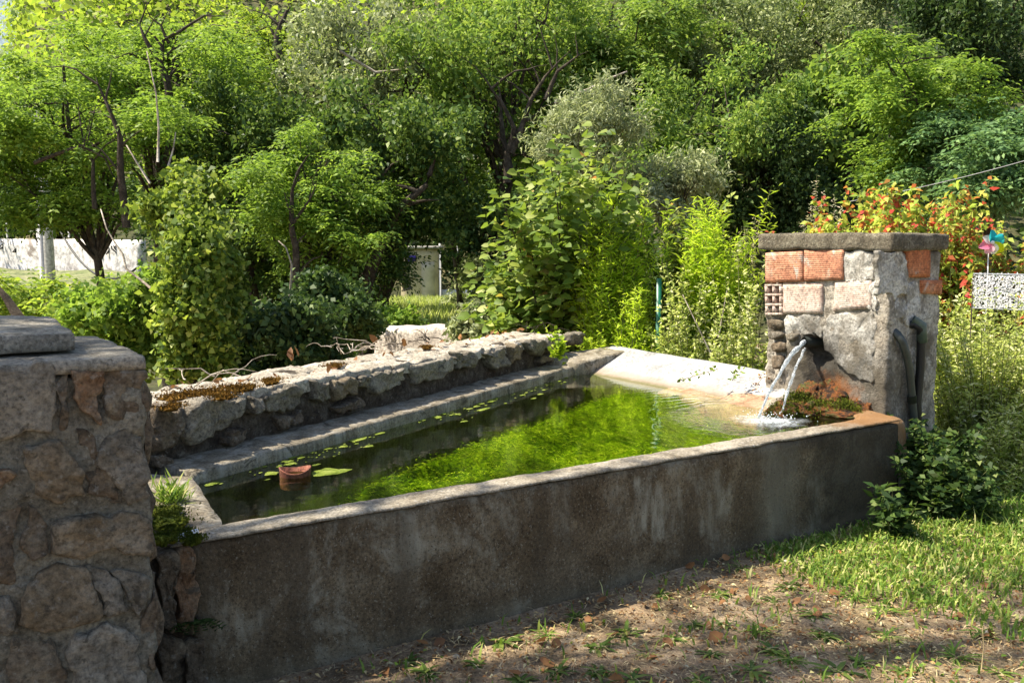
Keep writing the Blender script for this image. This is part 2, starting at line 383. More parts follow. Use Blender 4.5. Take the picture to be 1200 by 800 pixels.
M['plaster'] = rock('grey_plaster', [(.3, (.30, .28, .25)), (.5, (.46, .44, .40)), (.7, (.60, .58, .54))], 7, .55, .9, lichen=((.2, .18, .15), .5, 12), fine=60, bscale=20, extra=tap_extra)
def bricktex(name, stops, gs=.32):
    m = rock(name, stops, 5, .3, .85, lichen=((.52, .44, .38), .8, 5), speck=((.20, .10, .07), .5, 16), fine=50, bscale=18)
    nt = m.node_tree; b = nt.nodes['Principled BSDF']
    z = nd(nt, 'SeparateXYZ'); nt.links.new(pos(nt), z.inputs[0])
    s = mth(nt, 'SINE', mth(nt, 'MULTIPLY', z.outputs[2], 2 * math.pi / .0125))
    bp = nd(nt, 'Bump', Strength=gs, Distance=.006); nt.links.new(s, bp.inputs['Height'])
    old = b.inputs['Normal'].links[0].from_socket; nt.links.new(old, bp.inputs['Normal']); nt.links.new(bp.outputs[0], b.inputs['Normal'])
    return m
M['brick'] = bricktex('red_hollow_brick', [(.3, (.30, .12, .07)), (.5, (.46, .21, .125)), (.7, (.52, .33, .24))])
M['brickp'] = bricktex('brick_under_limewash', [(.3, (.36, .23, .18)), (.5, (.48, .37, .31)), (.7, (.56, .48, .42))], .16)
M['bricko'] = bricktex('orange_brick', [(.3, (.34, .10, .04)), (.5, (.44, .16, .07)), (.7, (.46, .25, .15))])
M['hole'] = plain('brick_cell_red', (.16, .05, .03), .9)
M['coping'] = rock('coping_concrete', [(.3, (.07, .06, .042)), (.5, (.17, .145, .105)), (.7, (.30, .27, .20))], 12, .9, .92, speck=((.4, .38, .3), .6, 60), fine=90, bscale=30)
M['pipe'] = plain('dark_plastic_pipe', (.035, .042, .038), .45, .5)
M['blackpipe'] = plain('black_pipe', (.012, .012, .012), .5)
M['rusty'] = rock('rusty_metal', [(.3, (.10, .035, .025)), (.5, (.20, .07, .045)), (.7, (.25, .12, .08))], 12, .5, .8, fine=60)
def moss_mat(name, stops):
    m, nt, b = newmat(name); p = pos(nt)
    nt.links.new(ramp(nt, noi(nt, p, 22, 6, .6), stops), b.inputs['Base Color']); b.inputs['Roughness'].default_value = 1
    b.inputs['Specular IOR Level'].default_value = .15
    bp = nd(nt, 'Bump', Strength=1, Distance=.03); nt.links.new(noi(nt, p, 110, 6, .7), bp.inputs['Height']); nt.links.new(bp.outputs[0], b.inputs['Normal'])
    return m
M['moss_green'] = moss_mat('green_moss', [(.3, (.03, .045, .008)), (.5, (.12, .16, .015)), (.7, (.30, .32, .04))])
M['moss_rust'] = moss_mat('orange_moss', [(.3, (.09, .045, .01)), (.5, (.26, .13, .02)), (.7, (.40, .24, .05))])
M['concretion'] = rock('rust_and_algae_crust', [(.30, (.012, .009, .006)), (.42, (.05, .024, .01)), (.50, (.27, .085, .014)), (.56, (.12, .075, .02)), (.62, (.10, .11, .02)), (.74, (.26, .22, .06))], 13, 1.2, .6, fine=70, bscale=28, spec=.4)

# ground
def ground_mat():
    m, nt, b = newmat('dry_earth'); p = pos(nt)
    col = ramp(nt, noi(nt, p, 3.2, 9, .68, .4), [(.28, (.085, .060, .036)), (.42, (.17, .125, .078)), (.54, (.34, .245, .155)), (.72, (.58, .47, .33))])
    f = noi(nt, p, 90, 4, .7); col = mix(nt, .8, col, ramp(nt, f, [(.3, (.35, .33, .3)), (.5, (1, 1, 1)), (.7, (1.7, 1.65, 1.5))]), 'MULTIPLY')
    s = noi(nt, pos(nt, (30, 9, 30)), 3, 3, .5, .6); col = mix(nt, mrange(nt, s, .62, .68, 0, .6), col, (.46, .38, .24))
    g = noi(nt, p, .9, 6, .6); col = mix(nt, mrange(nt, g, .52, .66, 0, .3), col, (.12, .13, .045))
    nt.links.new(col, b.inputs['Base Color']); b.inputs['Roughness'].default_value = .95; b.inputs['Specular IOR Level'].default_value = .2
    bp = nd(nt, 'Bump', Strength=.9, Distance=.03); nt.links.new(noi(nt, p, 30, 9, .75), bp.inputs['Height']); nt.links.new(bp.outputs[0], b.inputs['Normal'])
    return m
M['ground'] = ground_mat()
M['hill'] = rock('shaded_slope_soil', [(.3, (.02, .022, .010)), (.5, (.05, .055, .02)), (.7, (.12, .10, .05))], .8, .6, .95, fine=8, bscale=3)  # soil coloured dark so gaps between trunks look shaded by the crowns
M['farhill'] = rock('haze_tinted_scrub_slope', [(.3, (.10, .15, .18)), (.5, (.18, .24, .27)), (.7, (.28, .34, .36))], .02, .3, .95, fine=.5, bscale=.2)  # blue haze of distance is painted into the slope's colour

# foliage
M['locust'] = leafmat('locust_leaf', [(0, (.05, .11, .022)), (.5, (.12, .21, .035)), (1, (.28, .38, .08))], (.38, .58, .07), .36)
M['locust_y'] = leafmat('yellowing_locust_leaf', [(0, (.07, .14, .025)), (.5, (.17, .26, .035)), (1, (.36, .42, .08))], (.48, .64, .07), .38)
M['blue'] = leafmat('bluish_locust_leaf', [(0, (.06, .13, .06)), (.5, (.11, .21, .09)), (1, (.22, .34, .15))], (.24, .42, .13), .3)
M['oak'] = leafmat('holm_oak_leaf', [(0, (.08, .12, .05)), (.5, (.18, .23, .10)), (1, (.42, .46, .26))], (.26, .38, .09), .22, .5)
M['oakd'] = leafmat('dark_shaded_evergreen_leaf', [(0, (.018, .042, .016)), (.6, (.05, .09, .03)), (1, (.14, .20, .07))], (.10, .20, .04), .2, .5)  # dark evergreen leaf; trees standing in shade get that shade from this colour
M['green'] = leafmat('mid_green_leaf', [(0, (.045, .10, .025)), (.5, (.12, .21, .045)), (1, (.32, .40, .11))], (.38, .56, .08), .3, .5)
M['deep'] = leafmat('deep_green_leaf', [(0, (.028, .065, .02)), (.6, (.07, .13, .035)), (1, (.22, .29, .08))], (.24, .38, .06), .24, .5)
M['silver'] = leafmat('silvery_leaf', [(0, (.10, .14, .07)), (.5, (.24, .28, .15)), (1, (.48, .52, .36))], (.32, .40, .17), .25, .5)
M['hazel'] = leafmat('hazel_leaf', [(0, (.05, .10, .022)), (.45, (.13, .20, .035)), (.8, (.27, .33, .08)), (.975, (.40, .44, .18)), (1, (.42, .16, .04))], (.38, .52, .06), .3, .5)
M['lance'] = leafmat('lance_leaf_yellow_green', [(0, (.18, .30, .02)), (.5, (.32, .45, .03)), (1, (.50, .60, .08))], (.64, .84, .06), .42, .55)
M['ivy'] = leafmat('ivy_leaf', [(0, (.035, .075, .018)), (.5, (.10, .17, .03)), (.85, (.26, .34, .07)), (1, (.42, .46, .18))], (.40, .52, .06), .3, .5)
M['redshrub'] = leafmat('reddening_leaf', [(0, (.16, .25, .03)), (.3, (.28, .38, .06)), (.62, (.46, .50, .14)), (.72, (.48, .36, .09)), (.78, (.42, .06, .04)), (1, (.50, .04, .05))], (.5, .56, .09), .32, .55)
M['weed'] = leafmat('meadow_weed', [(0, (.15, .22, .05)), (.4, (.32, .39, .10)), (.75, (.52, .57, .24)), (1, (.74, .72, .55))], (.56, .64, .14), .36, .65)
M['bramble'] = leafmat('bramble_leaf', [(0, (.012, .032, .010)), (.5, (.035, .07, .02)), (.9, (.09, .14, .04)), (1, (.18, .22, .09))], (.18, .30, .05), .22, .5)
M['grass'] = leafmat('grass_blade', [(0, (.05, .11, .02)), (.5, (.13, .23, .04)), (.8, (.30, .36, .09)), (1, (.52, .48, .26))], (.38, .55, .07), .3, .6)
M['weedg'] = leafmat('rosette_leaf', [(0, (.05, .09, .02)), (.6, (.10, .16, .035)), (1, (.2, .24, .06))], (.3, .42, .05), .2, .5)
M['straw'] = leafmat('dry_straw', [(0, (.22, .15, .08)), (.5, (.38, .29, .17)), (1, (.56, .48, .33))], (.4, .3, .15), .15, .7)
M['dry'] = leafmat('fallen_leaf', [(0, (.12, .055, .03)), (.35, (.24, .12, .065)), (.6, (.34, .22, .13)), (.85, (.46, .38, .26)), (1, (.58, .53, .42))], (.4, .2, .08), .15, .6, varscale=14, hue=.5)
M['white_leaf'] = leafmat('pale_flower_spike', [(0, (.30, .33, .2)), (.6, (.5, .48, .36)), (1, (.62, .5, .46))], (.5, .5, .3), .3, .7)
M['bark'] = rock('dark_bark', [(.3, (.025, .018, .012)), (.5, (.06, .047, .034)), (.7, (.12, .10, .075))], 10, .8, .95, fine=50, bscale=20)
M['palebark'] = rock('pale_dry_wood', [(.3, (.20, .16, .12)), (.5, (.36, .31, .25)), (.7, (.5, .46, .40))], 10, .4, .9, fine=50)
M['stem'] = plain('green_stem', (.12, .13, .04), .6)
M['whitepaint'] = rock('whitewashed_wall', [(.3, (.58, .55, .53)), (.5, (.66, .63, .61)), (.7, (.74, .72, .70))], .8, .3, .85, streak=None, lichen=((.22, .17, .14), .85, .55), fine=6, bscale=4)

# ------------------------------------------------------------ the ground and the hills
def build_ground():
    xs = np.unique(np.concatenate([np.arange(-150, -12, 6.), np.arange(-12, -3, .6), np.arange(-3, 6, .09), np.arange(6, 14, .6), np.arange(14, 160, 6.)]))
    ys = np.unique(np.concatenate([np.arange(-60, 0, 6.), np.arange(0, 2, .4), np.arange(2, 9, .09), np.arange(9, 20, .6), np.arange(20, 60, 2.5), np.arange(60, 190, 6.)]))
    nx, ny = len(xs), len(ys)
    v = np.zeros((ny, nx, 3))
    for j, y in enumerate(ys):
        for i, x in enumerate(xs):
            z = ground_z(x, y)
            if -3 < x < 6 and 1.5 < y < 9: z += .012 * noise.noise((x * 5, y * 5, 1)) + .005 * noise.noise((x * 17, y * 17, 2))
            if y > 30: z += .8 * noise.noise((x * .12, y * .12, 3))
            v[j, i] = (x, y, z)
    idx = np.arange(nx * ny).reshape(ny, nx)
    f = np.stack([idx[:-1, :-1], idx[:-1, 1:], idx[1:, 1:], idx[1:, :-1]], -1).reshape(-1, 4)
    near_m = np.array([(ys[q // nx] < 12.9) for q in f[:, 0]])
    mb = MB(); mb.add(v.reshape(-1, 3), f[near_m]); o = mb.obj('ground', M['ground'], smooth=True, base=(0, 0, 0)); tag(o, kind='structure')
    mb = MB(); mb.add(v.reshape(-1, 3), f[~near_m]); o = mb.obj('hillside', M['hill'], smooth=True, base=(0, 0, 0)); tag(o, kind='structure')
    # distant ridge
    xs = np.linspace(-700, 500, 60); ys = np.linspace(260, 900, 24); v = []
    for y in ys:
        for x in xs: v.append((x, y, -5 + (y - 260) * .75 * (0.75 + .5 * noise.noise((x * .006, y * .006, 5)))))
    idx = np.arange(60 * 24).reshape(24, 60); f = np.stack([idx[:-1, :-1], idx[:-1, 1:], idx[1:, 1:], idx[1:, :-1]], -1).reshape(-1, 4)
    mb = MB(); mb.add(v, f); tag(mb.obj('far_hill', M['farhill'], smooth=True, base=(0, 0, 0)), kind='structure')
build_ground()

# ------------------------------------------------------------ the trough
tr = thing('water_trough', T(2.1, 1.2, 0), 'long grey concrete water trough filled with green water', 'trough')
mb = MB(); hexa(mb, [T(.10, -.03, -.15), T(4.24, -.03, -.15), T(4.10, .15, -.15), T(.10, .15, -.15), T(.10, 0, .545), T(4.22, 0, .545), T(4.10, .14, .545), T(.10, .14, .545)], .035, .02, .006, 5, 1, .003, 22)
mb.obj('front_wall', M['front'], tr, True)
mb = MB(); hexa(mb, [T(.03, -.004, .547), T(4.24, -.004, .547), T(4.10, .145, .547), T(.20, .145, .547), T(.03, .0, .562), T(4.22, .0, .562), T(4.10, .142, .562), T(.20, .142, .562)], .03, .01, .006, 6, 1, .003, 30)
mb.obj('rim', M['rim'], tr, True)
mb = MB(); hexa(mb, [T(-.25, .146, 0), T(.25, .146, 0), T(.36, .98, 0), T(-.05, 1.25, 0), T(-.25, .146, .555), T(.27, .146, .555), T(.38, 1.0, .555), T(-.05, 1.25, .575)], .04, .02, .01, 6, 3, .003, 25)
mb.obj('end_wall', M['ledge'], tr, True)
# back wall / ledge
BW0, BW1 = (.38, 1.0), (4.03, 2.90)
mb = MB(); hexa(mb, [T(*BW0, 0), T(*BW1, 0), T(3.93, 3.25, 0), T(.25, 1.28, 0), T(*BW0, .56), T(*BW1, .575), T(3.93, 3.25, .58), T(.25, 1.28, .575)], .04, .015, .006, 5, 4, .003, 25)
mb.obj('back_wall', M['ledge'], tr, True)
mb = MB(); hexa(mb, [T(4.03, 2.86, 0), T(4.62, 2.92, 0), T(4.9, 3.35, 0), T(3.8, 3.2, 0), T(4.03, 2.86, .60), T(4.66, 2.96, .66), T(4.95, 3.38, .66), T(3.8, 3.2, .64)], .05, .02, .008, 5, 5, .003, 25)
mb.obj('corner_block', M['ledge'], tr, True)
mb = MB(); hexa(mb, [T(4.14, .95, 0), T(4.72, .95, 0), T(4.78, 3.3, 0), T(4.12, 3.2, 0), T(4.18, .95, .50), T(4.60, .95, .675), T(4.76, 3.3, .69), T(4.10, 3.2, .475)], .05, .03, .01, 3, 6, .002, 15)
mb.obj('washing_slab', M['slab'], tr, True)
mb = MB(); hexa(mb, [T(3.9, .85, 0), T(4.35, .85, 0), T(4.35, 2.0, 0), T(4.12, 2.0, 0), T(3.96, .85, .485), T(4.35, .85, .545), T(4.33, 2.0, .53), T(4.12, 2.0, .48)], .04, .03, .02, 5, 7, .004, 20)
mb.obj('shelf', M['apron'], tr, True)
mb = MB(); hexa(mb, [T(4.08, .0, 0), T(4.42, .0, 0), T(4.42, 1.0, 0), T(4.1, 1.0, 0), T(4.09, .02, .553), T(4.36, .04, .553), T(4.40, 1.0, .56), T(4.15, 1.0, .55)], .035, .06, .012, 6, 8, .004, 25)
mb.obj('tap_end_wall', M['rim'], tr, True)
mb = MB(); hexa(mb, [T(.2, .1, -.1), T(4.3, .1, -.1), T(4.5, 3.3, -.1), T(.2, 1.5, -.1), T(.2, .1, .08), T(4.3, .1, .08), T(4.5, 3.3, .08), T(.2, 1.5, .08)], .3, .01, .0)
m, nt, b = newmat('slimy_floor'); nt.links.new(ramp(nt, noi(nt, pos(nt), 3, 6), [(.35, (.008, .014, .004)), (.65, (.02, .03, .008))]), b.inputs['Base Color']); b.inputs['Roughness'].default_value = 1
mb.obj('basin_floor', m, tr)

# rubble at the trough's left end, beside the stone pillar
PN = -V_            # outward normal of the front planes
rub = [([(183, 648), (206, 642), (208, 700), (203, 745), (188, 735)], 'brown'), ([(206, 642), (228, 640), (230, 700), (222, 745), (206, 735)], 'rust'),
       ([(186, 740), (215, 750), (218, 800), (212, 850), (188, 850)], 'brown'), ([(216, 752), (238, 745), (240, 830), (220, 850)], 'brown')]
mb = MB(); hexa(mb, [T(-.35, .02, -.2), T(.13, .02, -.2), T(.13, .3, -.2), T(-.35, .3, -.2), T(-.35, .02, .54), T(.13, .02, .54), T(.13, .3, .54), T(-.35, .3, .54)], .03, .02, .02, 8, 9, .006, 30)
mb.obj('rubble_core', M['darkcore'], tr, True)
for i, (pl, k) in enumerate(rub):
    mb = MB(); plate(mb, [onplane(x, y, T(0, .0, 0), V_) for x, y in pl], PN, .022, n=44, rough=.014, seed=i + 40, jit=.02, rings=((1, -2.5), (1.0, .2), (.97, .8), (.88, .95), (.72, 1.0), (.5, 1.0), (.25, 1.0))); mb.obj('stone', M['st_' + k], tr, True)

# ------------------------------------------------------------ water
def water_mat():
    m = bpy.data.materials.new('pond_water'); m.use_nodes = True; nt = m.node_tree; nt.nodes.clear()
    out = nt.nodes.new('ShaderNodeOutputMaterial'); p = pos(nt)
    tr_ = nd(nt, 'BsdfTransparent', Color=(.78, .88, .62, 1)); gl = nd(nt, 'BsdfGlossy', Color=(1, 1, 1, 1), Roughness=.02)
    fr = nd(nt, 'Fresnel', IOR=1.40)
    # ripples: rings round the splash and a gentle drift
    J = T(3.80, .62, .5)
    s = nd(nt, 'VectorMath', _operation='SUBTRACT'); nt.links.new(p, s.inputs[0]); s.inputs[1].default_value = J
    l = nd(nt, 'VectorMath', _operation='LENGTH'); nt.links.new(s.outputs[0], l.inputs[0]); d = l.outputs['Value']
    dd = mth(nt, 'ADD', d, mth(nt, 'MULTIPLY', noi(nt, p, 2.5, 3), .3))
    rings = mth(nt, 'MULTIPLY', mth(nt, 'SINE', mth(nt, 'MULTIPLY', dd, 62)), mrange(nt, d, .2, 1.7, .22, .0))
    chop = mth(nt, 'MULTIPLY', noi(nt, p, 16, 5, .7, .5), mrange(nt, d, .1, .75, 6, .12))
    h = mth(nt, 'ADD', mth(nt, 'ADD', rings, chop), mth(nt, 'MULTIPLY', noi(nt, p, 5, 2), .5))
    bp = nd(nt, 'Bump', Strength=.5, Distance=.006); nt.links.new(h, bp.inputs['Height'])
    nt.links.new(bp.outputs[0], gl.inputs['Normal']); nt.links.new(bp.outputs[0], fr.inputs['Normal'])
    mx = nt.nodes.new('ShaderNodeMixShader'); nt.links.new(fr.outputs[0], mx.inputs[0]); nt.links.new(tr_.outputs[0], mx.inputs[1]); nt.links.new(gl.outputs[0], mx.inputs[2])
    # air bubbles under the jets: broken white foam
    fo = nd(nt, 'BsdfDiffuse', Color=(.62, .68, .72, 1))
    fn = noi(nt, pos(nt, (14, 7, 14)), 2.0, 6, .7, 1.4)
    fm = mth(nt, 'MULTIPLY', mrange(nt, mth(nt, 'ADD', d, mth(nt, 'MULTIPLY', noi(nt, p, 8, 4), .25)), .10, .40, 1, 0), mrange(nt, fn, .40, .62, .28, 1))
    m2 = nt.nodes.new('ShaderNodeMixShader'); nt.links.new(fm, m2.inputs[0]); nt.links.new(mx.outputs[0], m2.inputs[1]); nt.links.new(fo.outputs[0], m2.inputs[2])
    nt.links.new(m2.outputs[0], out.inputs[0])
    return m
mb = MB()
wp = [T(.24, .12, .5), T(4.2, .12, .5), T(4.3, 3.1, .5), T(4.0, 3.0, .5), T(.3, 1.06, .5)]
mb.addm([tuple(p) for p in wp], [(0, 1, 2, 3), (0, 3, 4)])
tag(mb.obj('water', water_mat(), base=tuple(T(2, 1, .5))), kind='structure')

# submerged algae: a soft billowing sheet, bright where it nears the surface
def algae_mat():
    m, nt, b = newmat('filament_algae'); p = pos(nt)
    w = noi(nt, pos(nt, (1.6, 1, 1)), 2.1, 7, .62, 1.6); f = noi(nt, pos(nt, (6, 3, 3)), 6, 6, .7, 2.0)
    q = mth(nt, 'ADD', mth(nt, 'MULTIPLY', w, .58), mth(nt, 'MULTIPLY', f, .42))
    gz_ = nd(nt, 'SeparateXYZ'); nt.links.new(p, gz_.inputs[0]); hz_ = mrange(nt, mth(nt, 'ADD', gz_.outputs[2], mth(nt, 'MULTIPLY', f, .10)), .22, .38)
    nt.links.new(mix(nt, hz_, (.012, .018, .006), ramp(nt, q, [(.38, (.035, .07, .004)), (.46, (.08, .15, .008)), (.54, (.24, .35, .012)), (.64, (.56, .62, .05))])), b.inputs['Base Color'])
    b.inputs['Roughness'].default_value = 1; b.inputs['Specular IOR Level'].default_value = 0
    bp = nd(nt, 'Bump', Strength=.9, Distance=.05); nt.links.new(f, bp.inputs['Height']); nt.links.new(bp.outputs[0], b.inputs['Normal'])
    return m
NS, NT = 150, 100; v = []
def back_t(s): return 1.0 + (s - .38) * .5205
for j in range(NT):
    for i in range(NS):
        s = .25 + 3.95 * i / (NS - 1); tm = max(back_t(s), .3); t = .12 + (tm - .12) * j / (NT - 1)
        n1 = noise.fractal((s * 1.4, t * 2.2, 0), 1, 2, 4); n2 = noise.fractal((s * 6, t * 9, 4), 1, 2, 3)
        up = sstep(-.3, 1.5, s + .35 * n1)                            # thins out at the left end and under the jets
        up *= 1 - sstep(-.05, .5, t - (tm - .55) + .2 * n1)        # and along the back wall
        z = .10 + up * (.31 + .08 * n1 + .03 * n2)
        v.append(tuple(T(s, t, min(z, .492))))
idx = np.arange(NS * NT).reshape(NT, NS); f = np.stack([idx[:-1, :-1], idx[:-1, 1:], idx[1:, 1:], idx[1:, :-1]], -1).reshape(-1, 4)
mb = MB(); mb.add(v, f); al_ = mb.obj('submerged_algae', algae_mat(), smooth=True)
M['filament'] = leafmat('algae_filament', [(0, (.012, .04, .006)), (.3, (.06, .13, .010)), (.65, (.22, .33, .02)), (1, (.60, .64, .10))], (.4, .5, .04), .25, 1, varscale=3.6, hue=.75, spec=0)
va = np.array(v).reshape(NT, NS, 3); n = 46000; jj = rng.integers(0, NT - 1, n); ii = rng.integers(0, NS - 1, n); P_ = va[jj, ii] + rng.normal(size=(n, 3)) * .012
keep = (rng.random(n) < np.clip((va[jj, ii][:, 2] - .17) / .16, 0, 1)) & (va[jj, ii][:, 2] > .16) & (P_[:, 2] < .49); P_ = P_[keep]; n = len(P_)
sw_ = np.array([noise.noise((p[0] * 1.7, p[1] * 1.7, 0)) for p in P_]) * 2.6 + rng.normal(size=n) * .95 + .4
P_[:, 2] += .012; mb = MB(); leaves(mb, P_, np.stack([np.cos(sw_), np.sin(sw_), rng.normal(size=n) * .18], 1), norm(np.stack([rng.normal(size=n) * .3, rng.normal(size=n) * .3, np.ones(n)], 1)), .015 + .035 * rng.random(n), .0045, .1, .15)
mb.obj('filaments', M['filament'], al_)['kind'] = 'stuff'
tag(al_, 'billowing bright green algae under the water of the trough', 'algae', kind='stuff')
# floating scum
c = atz(346, 556, .5)      # where the tin floats
scum = moss_mat('floating_scum', [(.3, (.10, .14, .02)), (.5, (.26, .34, .05)), (.7, (.45, .50, .14))])
mb = MB()
def scum_patch(mb, x, y, rx, ry, seed):
    c = atz(x, y, .5); w = Vector((.48, .877, 0)); q = Vector((.877, -.48, 0)); n = 18
    vs = [tuple(c + Vector((0, 0, .006)))]; 
    for k in range(n):
        a = 2 * math.pi * k / n; r = 1 + .5 * noise.noise((math.cos(a) * 1.5 + seed, math.sin(a) * 1.5, seed))
        vs.append(tuple(c + w * rx * r * math.cos(a) + q * ry * r * math.sin(a) + Vector((0, 0, .003))))
    mb.addm(vs, [(0, 1 + k, 1 + (k + 1) % n) for k in range(n)])
for i, (x, y, rx, ry) in enumerate([(384, 553, .09, .06), (402, 552, .05, .03), (318, 555, .04, .03), (250, 567, .04, .02), (420, 515, .07, .03), (445, 508, .05, .02), (566, 480, .07, .02)]):
    scum_patch(mb, x, y, rx, ry, i * 3.1)
for k in range(150):          # broken flecks drifting along the back ledge
    q_ = (.1, .22, .5, .68, .9)[k % 5] + rng.normal() * .06; q_ = min(1, max(0, q_)); s_ = .45 + 3.4 * q_; off = abs(rng.normal()) * .085 + .010
    c_ = T(s_, back_t(s_), .5) + Vector((.877, -.48, 0)) * off
    if (c_ - c).length < .11: continue
    a0 = rng.random() * 6; r_ = .004 + .020 * rng.random() ** 3; m_ = 9
    vs = [tuple(c_ + Z * .005)] + [tuple(c_ + Z * .003 + (Vector((.48, .877, 0)) * math.cos(6.283 * j / m_) * 1.9 + Vector((.877, -.48, 0)) * math.sin(6.283 * j / m_)) * r_ * (.55 + .7 * rng.random())) for j in range(m_)]
    mb.addm(vs, [(0, 1 + j, 1 + (j + 1) % m_) for j in range(m_)])
tag(mb.obj('floating_algae', scum), 'pale green scum floating along the back wall of the trough', 'algae', kind='stuff')

# rusty tin standing in the water
c = atz(346, 556, .5); mb = MB(); n = 20; vs = []; fs = []
for z, r in ((-.06, .070), (.022, .074), (.029, .076), (.029, .070), (.0, .068)):
    for k in range(n): a = 2 * math.pi * k / n; vs.append((c.x + r * math.cos(a), c.y + r * math.sin(a), c.z + z + (.010 * math.sin(a * 2 + 1) if z > .02 else 0)))
for a in range(4):
    for k in range(n): fs.append((a * n + k, a * n + (k + 1) % n, (a + 1) * n + (k + 1) % n, (a + 1) * n + k))
vs.append((c.x, c.y, c.z)); fs += [(len(vs) - 1, 4 * n + k, 4 * n + (k + 1) % n) for k in range(n)]
mb.addm(vs, fs); tag(mb.obj('tin', M['rusty'], smooth=True), 'round rusty red tin floating in the water near the back wall', 'tin')

# ------------------------------------------------------------ the tap pillar
PS, PE, PT0, PT1 = 4.36, 4.90, .20, 1.17
FP, FN = T(PS, 0, 0), -U        # front plane (towards the water) and its outward normal
SPL, SN = T(0, PT0, 0), -V_     # side plane
tp = thing('tap_pillar', T(4.7, .7, 0), 'weathered brick and plaster pillar with a water spout', 'pillar')
mb = MB(); hexa(mb, [T(PS - .02, PT0 - .02, -.1), T(PE, PT0 - .02, -.1), T(PE, PT1, -.1), T(PS - .02, PT1, -.1), T(PS, PT0, 1.545), T(PE, PT0, 1.545), T(PE, PT1 + .03, 1.545), T(PS, PT1 + .03, 1.545)], .022, .03, .014, 6, 11, .008, 19)
V0 = np.array(mb.v[0])
for i, p in enumerate(V0):     # hollow the wet niche round the spout and the eroded lower left corner
    q = Vector(p) - O0; s, t, z = q.dot(U), q.dot(V_), q.z
    d = math.hypot((t - .70), (z - .90) * 1.1); k = max(0, 1 - d / .17); sh = .16 * (k * k * (3 - 2 * k)) if s < PS + .1 else 0
    d2 = math.hypot((t - .70) * .8, (z - .66)); k2 = max(0, 1 - d2 / .26); sh += .07 * k2 if s < PS + .1 else 0
    if s < PS + .12 and t > .95 and z < 1.16: sh += .045 * sstep(1.18, 1.08, z) * sstep(.95, 1.02, t) + .04 * noise.noise((t * 22, z * 16, 3))
    if s < PS + .06 and t > 1.02 and 1.17 < z < 1.43: sh += .11
    V0[i] = p + np.array(U) * sh
mb.v[0] = V0
mb.obj('masonry', M['tapcore'], tp, True)
mb = MB(); hexa(mb, [T(PS - .03, PT0 - .03, 1.55), T(PE + .02, PT0 - .03, 1.55), T(PE + .02, PT1 + .05, 1.55), T(PS - .03, PT1 + .05, 1.55), T(PS - .035, PT0 - .035, 1.66), T(PE + .02, PT0 - .035, 1.655), T(PE + .02, PT1 + .05, 1.66), T(PS - .035, PT1 + .05, 1.66)], .022, .015, .008, 7, 12, .006, 28)
mb.obj('coping_slab', M['coping'], tp, True)
def brick(pts, plane, nrm, mat, proud=.012, seed=0, label=None):
    q = [onplane(x, y, plane, nrm) for x, y in pts]; nrm = Vector(nrm)
    # corners: tl, tr, br, bl in the picture
    tl, tr_, br, bl = q
    mb = MB(); hexa(mb, [bl - nrm * .10, br - nrm * .10, br + nrm * proud, bl + nrm * proud, tl - nrm * .10, tr_ - nrm * .10, tr_ + nrm * proud, tl + nrm * proud], .03, .0045, .0025, 9, seed, .0018, 40)
    o = mb.obj('brick', M[mat], tp, False)
    if label: tag(o, label)
brick([(899, 296), (942.5, 294), (942.5, 330), (899, 331.5)], FP, FN, 'brick', .022, 1)
brick([(944.5, 293), (991, 292), (990, 328), (944.5, 330)], FP, FN, 'brick', .022, 2)
brick([(919.5, 333), (965, 332.5), (965, 367.5), (919.5, 368)], FP, FN, 'brickp', .018, 3, 'pale limewashed brick')
brick([(980, 331), (1023, 328), (1023, 361), (978, 365)], FP, FN, 'brickp', .016, 4, 'brick half buried in plaster')
brick([(1061, 291), (1088, 288), (1088, 325), (1064, 325)], SPL, SN, 'bricko', .016, 5)
brick([(1077, 328), (1102, 328), (1101, 345), (1078, 344)], SPL, SN, 'bricko', .016, 6)
brick([(1079, 365), (1090, 366), (1088, 400), (1077, 399)], SPL, SN, 'brickp', .008, 8)
# hollow brick end with six cells
def cellbrick():
    c = [onplane(x, y, FP, FN) + FN * .022 for x, y in ((898.5, 333), (918, 333), (918, 369), (899.5, 369))]
    def P(a, b): return (c[0] * (1 - a) + c[1] * a) * (1 - b) + (c[3] * (1 - a) + c[2] * a) * b
    mb = MB(); xs = [0, .14, .46, .58, .88, 1]; ys = [0, .06, .30, .39, .62, .71, .93, 1]
    for i in range(5):
        for j in range(7):
            if i in (1, 3) and j in (1, 3, 5): continue
            q = [P(xs[i], ys[j + 1]), P(xs[i + 1], ys[j + 1]), P(xs[i + 1], ys[j]), P(xs[i], ys[j])]
            b = [p - FN * .09 for p in q]
            mb.addm([tuple(p) for p in q + b], [(0, 1, 2, 3), (4, 7, 6, 5), (0, 4, 5, 1), (1, 5, 6, 2), (2, 6, 7, 3), (3, 7, 4, 0)])
    o = mb.obj('brick', M['brickp'], tp); tag(o, 'hollow brick end showing six square cells')
    mb = MB(); q = [P(.05, .97), P(.95, .97), P(.95, .03), P(.05, .03)]; mb.addm([tuple(p - FN * .06) for p in q], [(0, 1, 2, 3)]); mb.obj('cell_backs', M['hole'], o)
cellbrick()
pk = dict(n=70, rough=.007, dome=.2, sharp=True)
fl = ((1, -2.5), (1.0, .5), (.99, .9), (.95, 1.0), (.85, 1.0), (.7, 1.0), (.5, 1.0), (.3, 1.0), (.15, 1.0))
